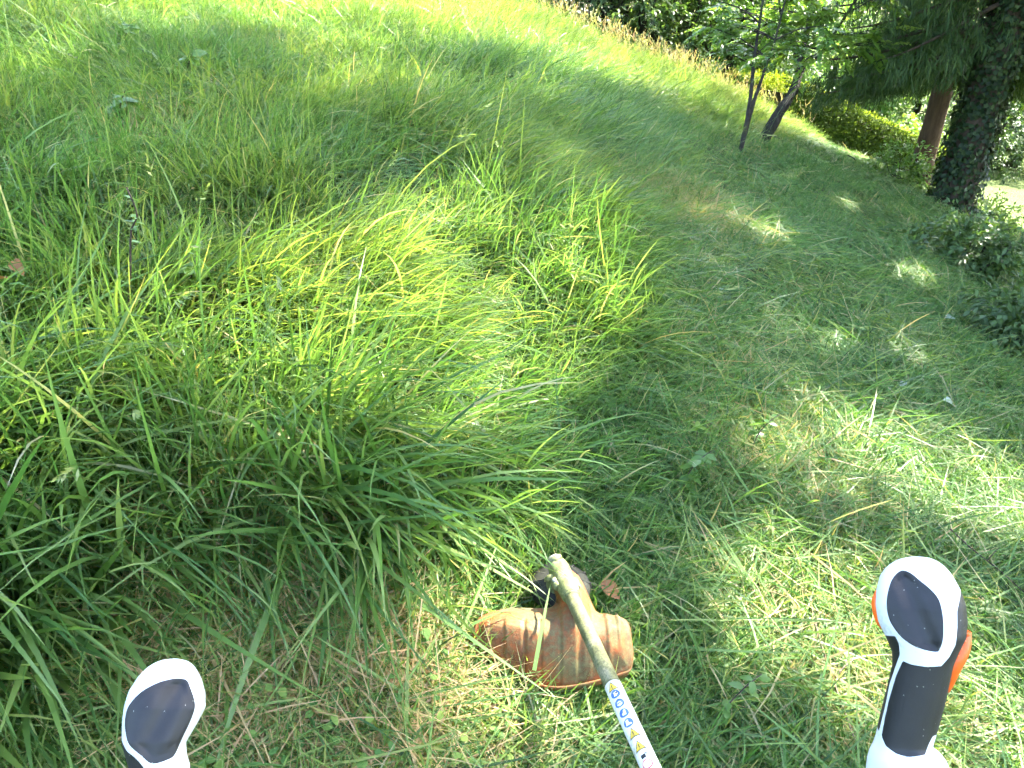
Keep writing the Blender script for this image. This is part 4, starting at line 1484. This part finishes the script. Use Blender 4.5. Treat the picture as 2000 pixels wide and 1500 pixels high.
# ---- grips.  local frame of a grip: u right, v up along the grip, w towards the operator's eye
def grip(px0, py0, depth, prof, inlay, sleeves, back_cut, flip_groove, scale_px, wslope):
    O = P(px0, py0, depth)
    w_ = (CAM - O) / np.linalg.norm(CAM - O)
    u_ = np.array([1., 0, 0]); u_ = u_ - w_ * u_.dot(w_); u_ /= np.linalg.norm(u_)
    v_ = np.cross(w_, u_)
    O0 = O + w_ * .012

    def proj(p):
        p = p - CAM
        zc = p[1] * _c - p[2] * _s
        return np.array([F * p[0] / zc, F * (p[1] * _s + p[2] * _c) / zc])
    Ji = np.linalg.inv(np.stack([(proj(O0 + u_ * 1e-4) - proj(O0)) / 1e-4, (proj(O0 + v_ * 1e-4) - proj(O0)) / 1e-4], 1))
    k = Ji[1, 1]
    tou = lambda p: tuple(Ji @ np.array([p[0] - px0, py0 - p[1]]))
    ys = np.array([tou(((r[1] + r[2]) / 2, r[0]))[1] for r in prof])[::-1]
    xl = np.array([tou((r[1], r[0]))[0] for r in prof])[::-1]; xr = np.array([tou((r[2], r[0]))[0] for r in prof])[::-1]
    dp = np.array([r[3] for r in prof])[::-1]
    NV, NT = 150, 96
    vt = np.linspace(0, 1, NV)
    vs = ys[0] + (ys[-1] - ys[0]) * (1 - (1 - vt) ** 1.7)             # denser towards the top
    L_ = smooth_interp(vs, ys, xl, .0012); R_ = smooth_interp(vs, ys, xr, .0012); Dp = smooth_interp(vs, ys, dp, .003)
    cu = (L_ + R_) / 2; hu = np.maximum((R_ - L_) / 2, .0006)
    # rounded top
    topv = ys[-1]
    e_ = np.clip((topv - vs) / .032, 0, 1); cap = np.sqrt(np.clip(1 - (1 - e_) ** 2, 0, 1))
    Dp = Dp * np.maximum(cap, .02)
    e_ = np.clip((topv - vs) / .0014, 0, 1); hu = hu * np.maximum(np.sqrt(np.clip(1 - (1 - e_) ** 2, 0, 1)), .02)
    wc = wslope * np.clip(vs - (-.02), None, 0) - .25 * np.clip(vs - .0, 0, None)
    th = np.linspace(0, 2 * np.pi, NT, endpoint=False)
    ct, st = np.cos(th), np.sin(th)
    ex = .86
    su = np.sign(ct) * np.abs(ct) ** ex; sw_ = np.sign(st) * np.abs(st) ** ex
    Ug = cu[:, None] + hu[:, None] * su[None, :]
    Wg = wc[:, None] + Dp[:, None] * sw_[None, :]
    Vg = np.broadcast_to(vs[:, None], Ug.shape)
    il = spline_closed([tou(p) for p in inlay], 120)
    # dish the pad slightly with a soft ridge line in it
    s_in = sdf_poly(Ug, Vg, il)
    front = sw_[None, :] > .02
    ins = np.clip(-s_in / .004, 0, 1) * front
    c_in = il.mean(0)
    ridge = (Ug - c_in[0]) - (Vg - c_in[1]) * flip_groove
    Wg = Wg - ins * (.0012 + .0032 * np.exp(-(ridge / .006) ** 2) + .001 * np.clip(-s_in / .012, 0, 1))
    loc = O + Ug[..., None] * u_ + Vg[..., None] * v_ + Wg[..., None] * w_
    V3 = loc.reshape(-1, 3)
    ii = (np.arange(NV - 1)[:, None] * NT); jj = np.arange(NT)[None, :]; j2 = (jj + 1) % NT
    a, b, c, d = (ii + jj).ravel(), (ii + j2).ravel(), (ii + NT + j2).ravel(), (ii + NT + jj).ravel()
    T3 = np.concatenate([np.stack([a, b, c], -1), np.stack([a, c, d], -1)])
    V3 = np.vstack([V3, O + cu[-1] * u_ + (vs[-1] + .0004) * v_ + wc[-1] * w_, O + cu[0] * u_ + vs[0] * v_ + wc[0] * w_])
    t0, b0 = len(V3) - 2, len(V3) - 1
    capt = [(t0, (NV - 1) * NT + i, (NV - 1) * NT + (i + 1) % NT) for i in range(NT)] + [(b0, (i + 1) % NT, i) for i in range(NT)]
    T3 = np.vstack([T3, capt])
    fin = np.where(front, s_in, .02).ravel()
    # sleeve field: polygons in front, plain cuts round the back
    fs = np.full(Ug.shape, 1.0)
    for pl in sleeves:
        fs = np.minimum(fs, sdf_poly(Ug, Vg, np.array([tou(p) for p in pl])))
    (vl, vr, vb) = back_cut
    ul, ur = L_[:, None], R_[:, None]
    fr = np.clip((Ug - ul) / (ur - ul + 1e-6), 0, 1)
    topcut = (py0 - (vl + (vr - vl) * fr)) * k; botcut = (py0 - vb) * k
    fb = np.maximum(Vg - topcut, botcut - Vg)
    fs = np.where(front, fs, fb).ravel()
    fin = np.append(fin, [.02, .02]); fs = np.append(fs, [.02, .02])
    root_me = None
    (iv, it), (rv, rt) = iso_split(V3, T3, fin)
    # remaining surface: recompute the sleeve field on its vertices
    loc_r = rv - O
    ru, rvv, rw = loc_r @ u_, loc_r @ v_, loc_r @ w_
    from mathutils.kdtree import KDTree
    kd = KDTree(len(V3))
    for i, p in enumerate(V3): kd.insert(p, i)
    kd.balance()
    f2 = np.array([fs[kd.find(p)[1]] for p in rv])
    (sv, stt), (wv, wt) = iso_split(rv, rt, f2)
    shell = part("handle_grip", mesh_np("handle_grip", wv, None, wt, {"rnd": np.full(len(wv), .5)}), M['white'], tool)
    part("rubber_pad", mesh_np("rubber_pad", iv, None, it, {"rnd": np.full(len(iv), .5)}), M['rubber'], shell)
    if len(sv):
        part("rubber_sleeve", mesh_np("rubber_sleeve", sv, None, stt, {"rnd": np.full(len(sv), .5)}), M['rubber'], shell)
    fr3 = lambda px, py, w: O + tou((px, py))[0] * u_ + tou((px, py))[1] * v_ + w * w_
    return shell, fr3, O + cu[0] * u_ + vs[0] * v_ + wc[0] * w_


z2 = lambda zx, zy: (1600 + zx * .3, 1050 + zy * .3)
# rows: y, left x, right x, half depth
profR = [(1081, 1776, 1796, .026), (1083, 1762, 1810, .026), (1087, 1750, 1822, .026), (1094, 1737, 1835, .026), (1105, 1724, 1848, .027), (1120, 1714, 1860, .027), (1150, 1707, 1876, .027), (1180, 1706, 1886, .027), (1215, 1712, 1889, .026), (1245, 1728, 1886, .0245), (1275, 1741, 1872, .023), (1300, 1741, 1862, .022),
         (1330, 1734, 1856, .022), (1370, 1724, 1848, .0225), (1410, 1714, 1838, .023), (1450, 1705, 1827, .0235), (1468, 1698, 1822, .0238), (1476, 1693, 1836, .026), (1495, 1687, 1851, .029), (1540, 1682, 1868, .031), (1600, 1690, 1870, .031), (1640, 1720, 1850, .025)]
inR = [z2(*p) for p in [(530, 210), (590, 225), (650, 275), (730, 345), (775, 405), (795, 480), (803, 560), (800, 650), (782, 712), (755, 735), (640, 710), (560, 665), (500, 605), (455, 530), (437, 440), (445, 350), (475, 260)]]
slR = [[z2(*p) for p in [(545, 800), (600, 820), (700, 833), (790, 826), (840, 770), (880, 690), (890, 580), (890, 480), (912, 390), (922, 345), (1200, 320), (1200, 1290), (740, 1290), (715, 1340), (690, 1408), (580, 1425), (500, 1410), (430, 1370), (400, 1310), (425, 1180), (455, 1050), (500, 900)]],
       [z2(*p) for p in [(100, 640), (497, 640), (520, 690), (526, 760), (500, 830), (455, 960), (420, 1130), (380, 1287), (345, 1240), (100, 1240)]]]
gR, frR, endR = grip(1795, 1190, .50, profR, inR, slR, (1242, 1154, 1437), -.25, None, .45)

# trigger, lockout lever and slide of the right grip
def fin(name, pts, r, mat, parent, flat=.45):
    mb = MB(); p = smooth_path(pts, 16)
    rr = r * np.sin(np.linspace(.25, np.pi - .25, 16)) ** .6
    tube(mb, p, rr, 14, True, 0, None, flat)
    return part(name, mb.mesh(name), M[mat], parent)


fin("trigger", [frR(1890, 1232, -.014), frR(1876, 1268, -.012), frR(1858, 1305, -.015), frR(1848, 1352, -.026)], .0062, 'orange', gR, .9)
fin("switch_slide", [frR(1713, 1150, -.006), frR(1712, 1180, -.006), frR(1722, 1215, -.008), frR(1742, 1238, -.012)], .0052, 'orange', gR, .9)
mb = MB()
for kx, ky in ((1888, 1238), (1883, 1252), (1877, 1266), (1870, 1280)):
    tube(mb, [frR(kx - 2, ky, -.006), frR(kx + 3, ky + 2, -.012), frR(kx + 2, ky + 2, -.020)], [.0012, .0018, .0012], 6)
part("trigger_grooves", mb.mesh("trigger_grooves"), M['orange'], gR)

z3 = lambda zx, zy: (150 + zx * .2, 1200 + zy * .2)
profL = [(1280, 336, 352, .026), (1282, 322, 364, .026), (1286, 309, 372, .026), (1293, 296, 381, .026), (1302, 284, 388, .027), (1320, 268, 397, .027), (1350, 250, 405, .027), (1380, 242, 405, .027), (1410, 239, 389, .026), (1450, 239, 364, .025), (1475, 245, 366, .024), (1500, 252, 374, .023),
         (1540, 250, 380, .0225), (1600, 248, 378, .023), (1660, 246, 376, .0235), (1690, 236, 390, .028), (1740, 232, 400, .030), (1790, 260, 380, .025)]
inL = [z3(*p) for p in [(1000, 622), (1078, 640), (1112, 720), (1148, 830), (1152, 920), (1100, 1060), (1030, 1200), (960, 1350), (900, 1398), (742, 1437), (640, 1360), (530, 1262), (490, 1150), (480, 1030), (502, 920), (560, 830), (660, 740), (800, 665), (920, 630)]]
slL = [[z3(*p) for p in [(200, 1180), (452, 1230), (500, 1320), (570, 1370), (620, 1420), (690, 1510), (760, 1640), (1000, 1700), (1130, 1600), (1105, 1500), (1108, 1400), (1400, 1390), (1400, 2400), (200, 2400)]]]
gL, frL, endL = grip(325, 1385, .50, profL, inL, slL, (1440, 1480, 1688), .35, None, .45)

# handlebar below the grips, joined to the shaft by a clamp
cl_ = SA + SD * (SLEN + .42)
mb = MB()
for e_, fr_ in ((endR, frR), (endL, frL)):
    o_ = np.array([.10 if e_ is endR else -.10, 0, 0])
    path = smooth_path([e_ + np.array([0, .0, .005]), e_ + [0, -.01, -.05], (e_ * .6 + cl_ * .4) + [0, -.02, -.12], cl_ + (o_ * .6) + [0, 0, .0], cl_], 30)
    tube(mb, path, .0115, 14)
part("handlebar", mb.mesh("handlebar"), M['black'], tool)
mb = MB(); tube(mb, [cl_ - SD * .035, cl_ - SD * .03, cl_ + SD * .03, cl_ + SD * .035], [.02, .026, .026, .02], 18)
part("clamp", mb.mesh("clamp"), M['black'], tool)

# blades of cut grass stuck on the deflector
def strand(p0, p1, w, label, bow=.012):
    a = np.array([PO + uv * on_plane(*zp(*p0))[0] + qv * on_plane(*zp(*p0))[1], PO + uv * on_plane(*zp(*p1))[0] + qv * on_plane(*zp(*p1))[1]])
    t = np.linspace(0, 1, 9)[:, None]
    c = a[0] + (a[1] - a[0]) * t + nv * (.064 + bow * np.sin(t * np.pi))
    d = (a[1] - a[0]); sd_ = np.cross(d, nv); sd_ /= np.linalg.norm(sd_)
    wd = w * .5 * np.clip(1.05 - t ** 2, .05, 1)
    v = np.concatenate([c - sd_ * wd, c + sd_ * wd])
    q = [(i, i + 1, 9 + i + 1, 9 + i) for i in range(8)]
    o = obj("grass_strand", mesh_np("grass_strand", v, q, attrs={"rnd": np.full(18, .5), "tint": np.full(18, .5)}), M['grass'])
    tag(o, label, "grass")


strand((640, 960), (748, 385), .0075, "long green grass blade lying upright across the deflector's middle")
strand((250, 665), (550, 540), .0055, "short green grass blade lying slantwise on the deflector's left wing", .004)
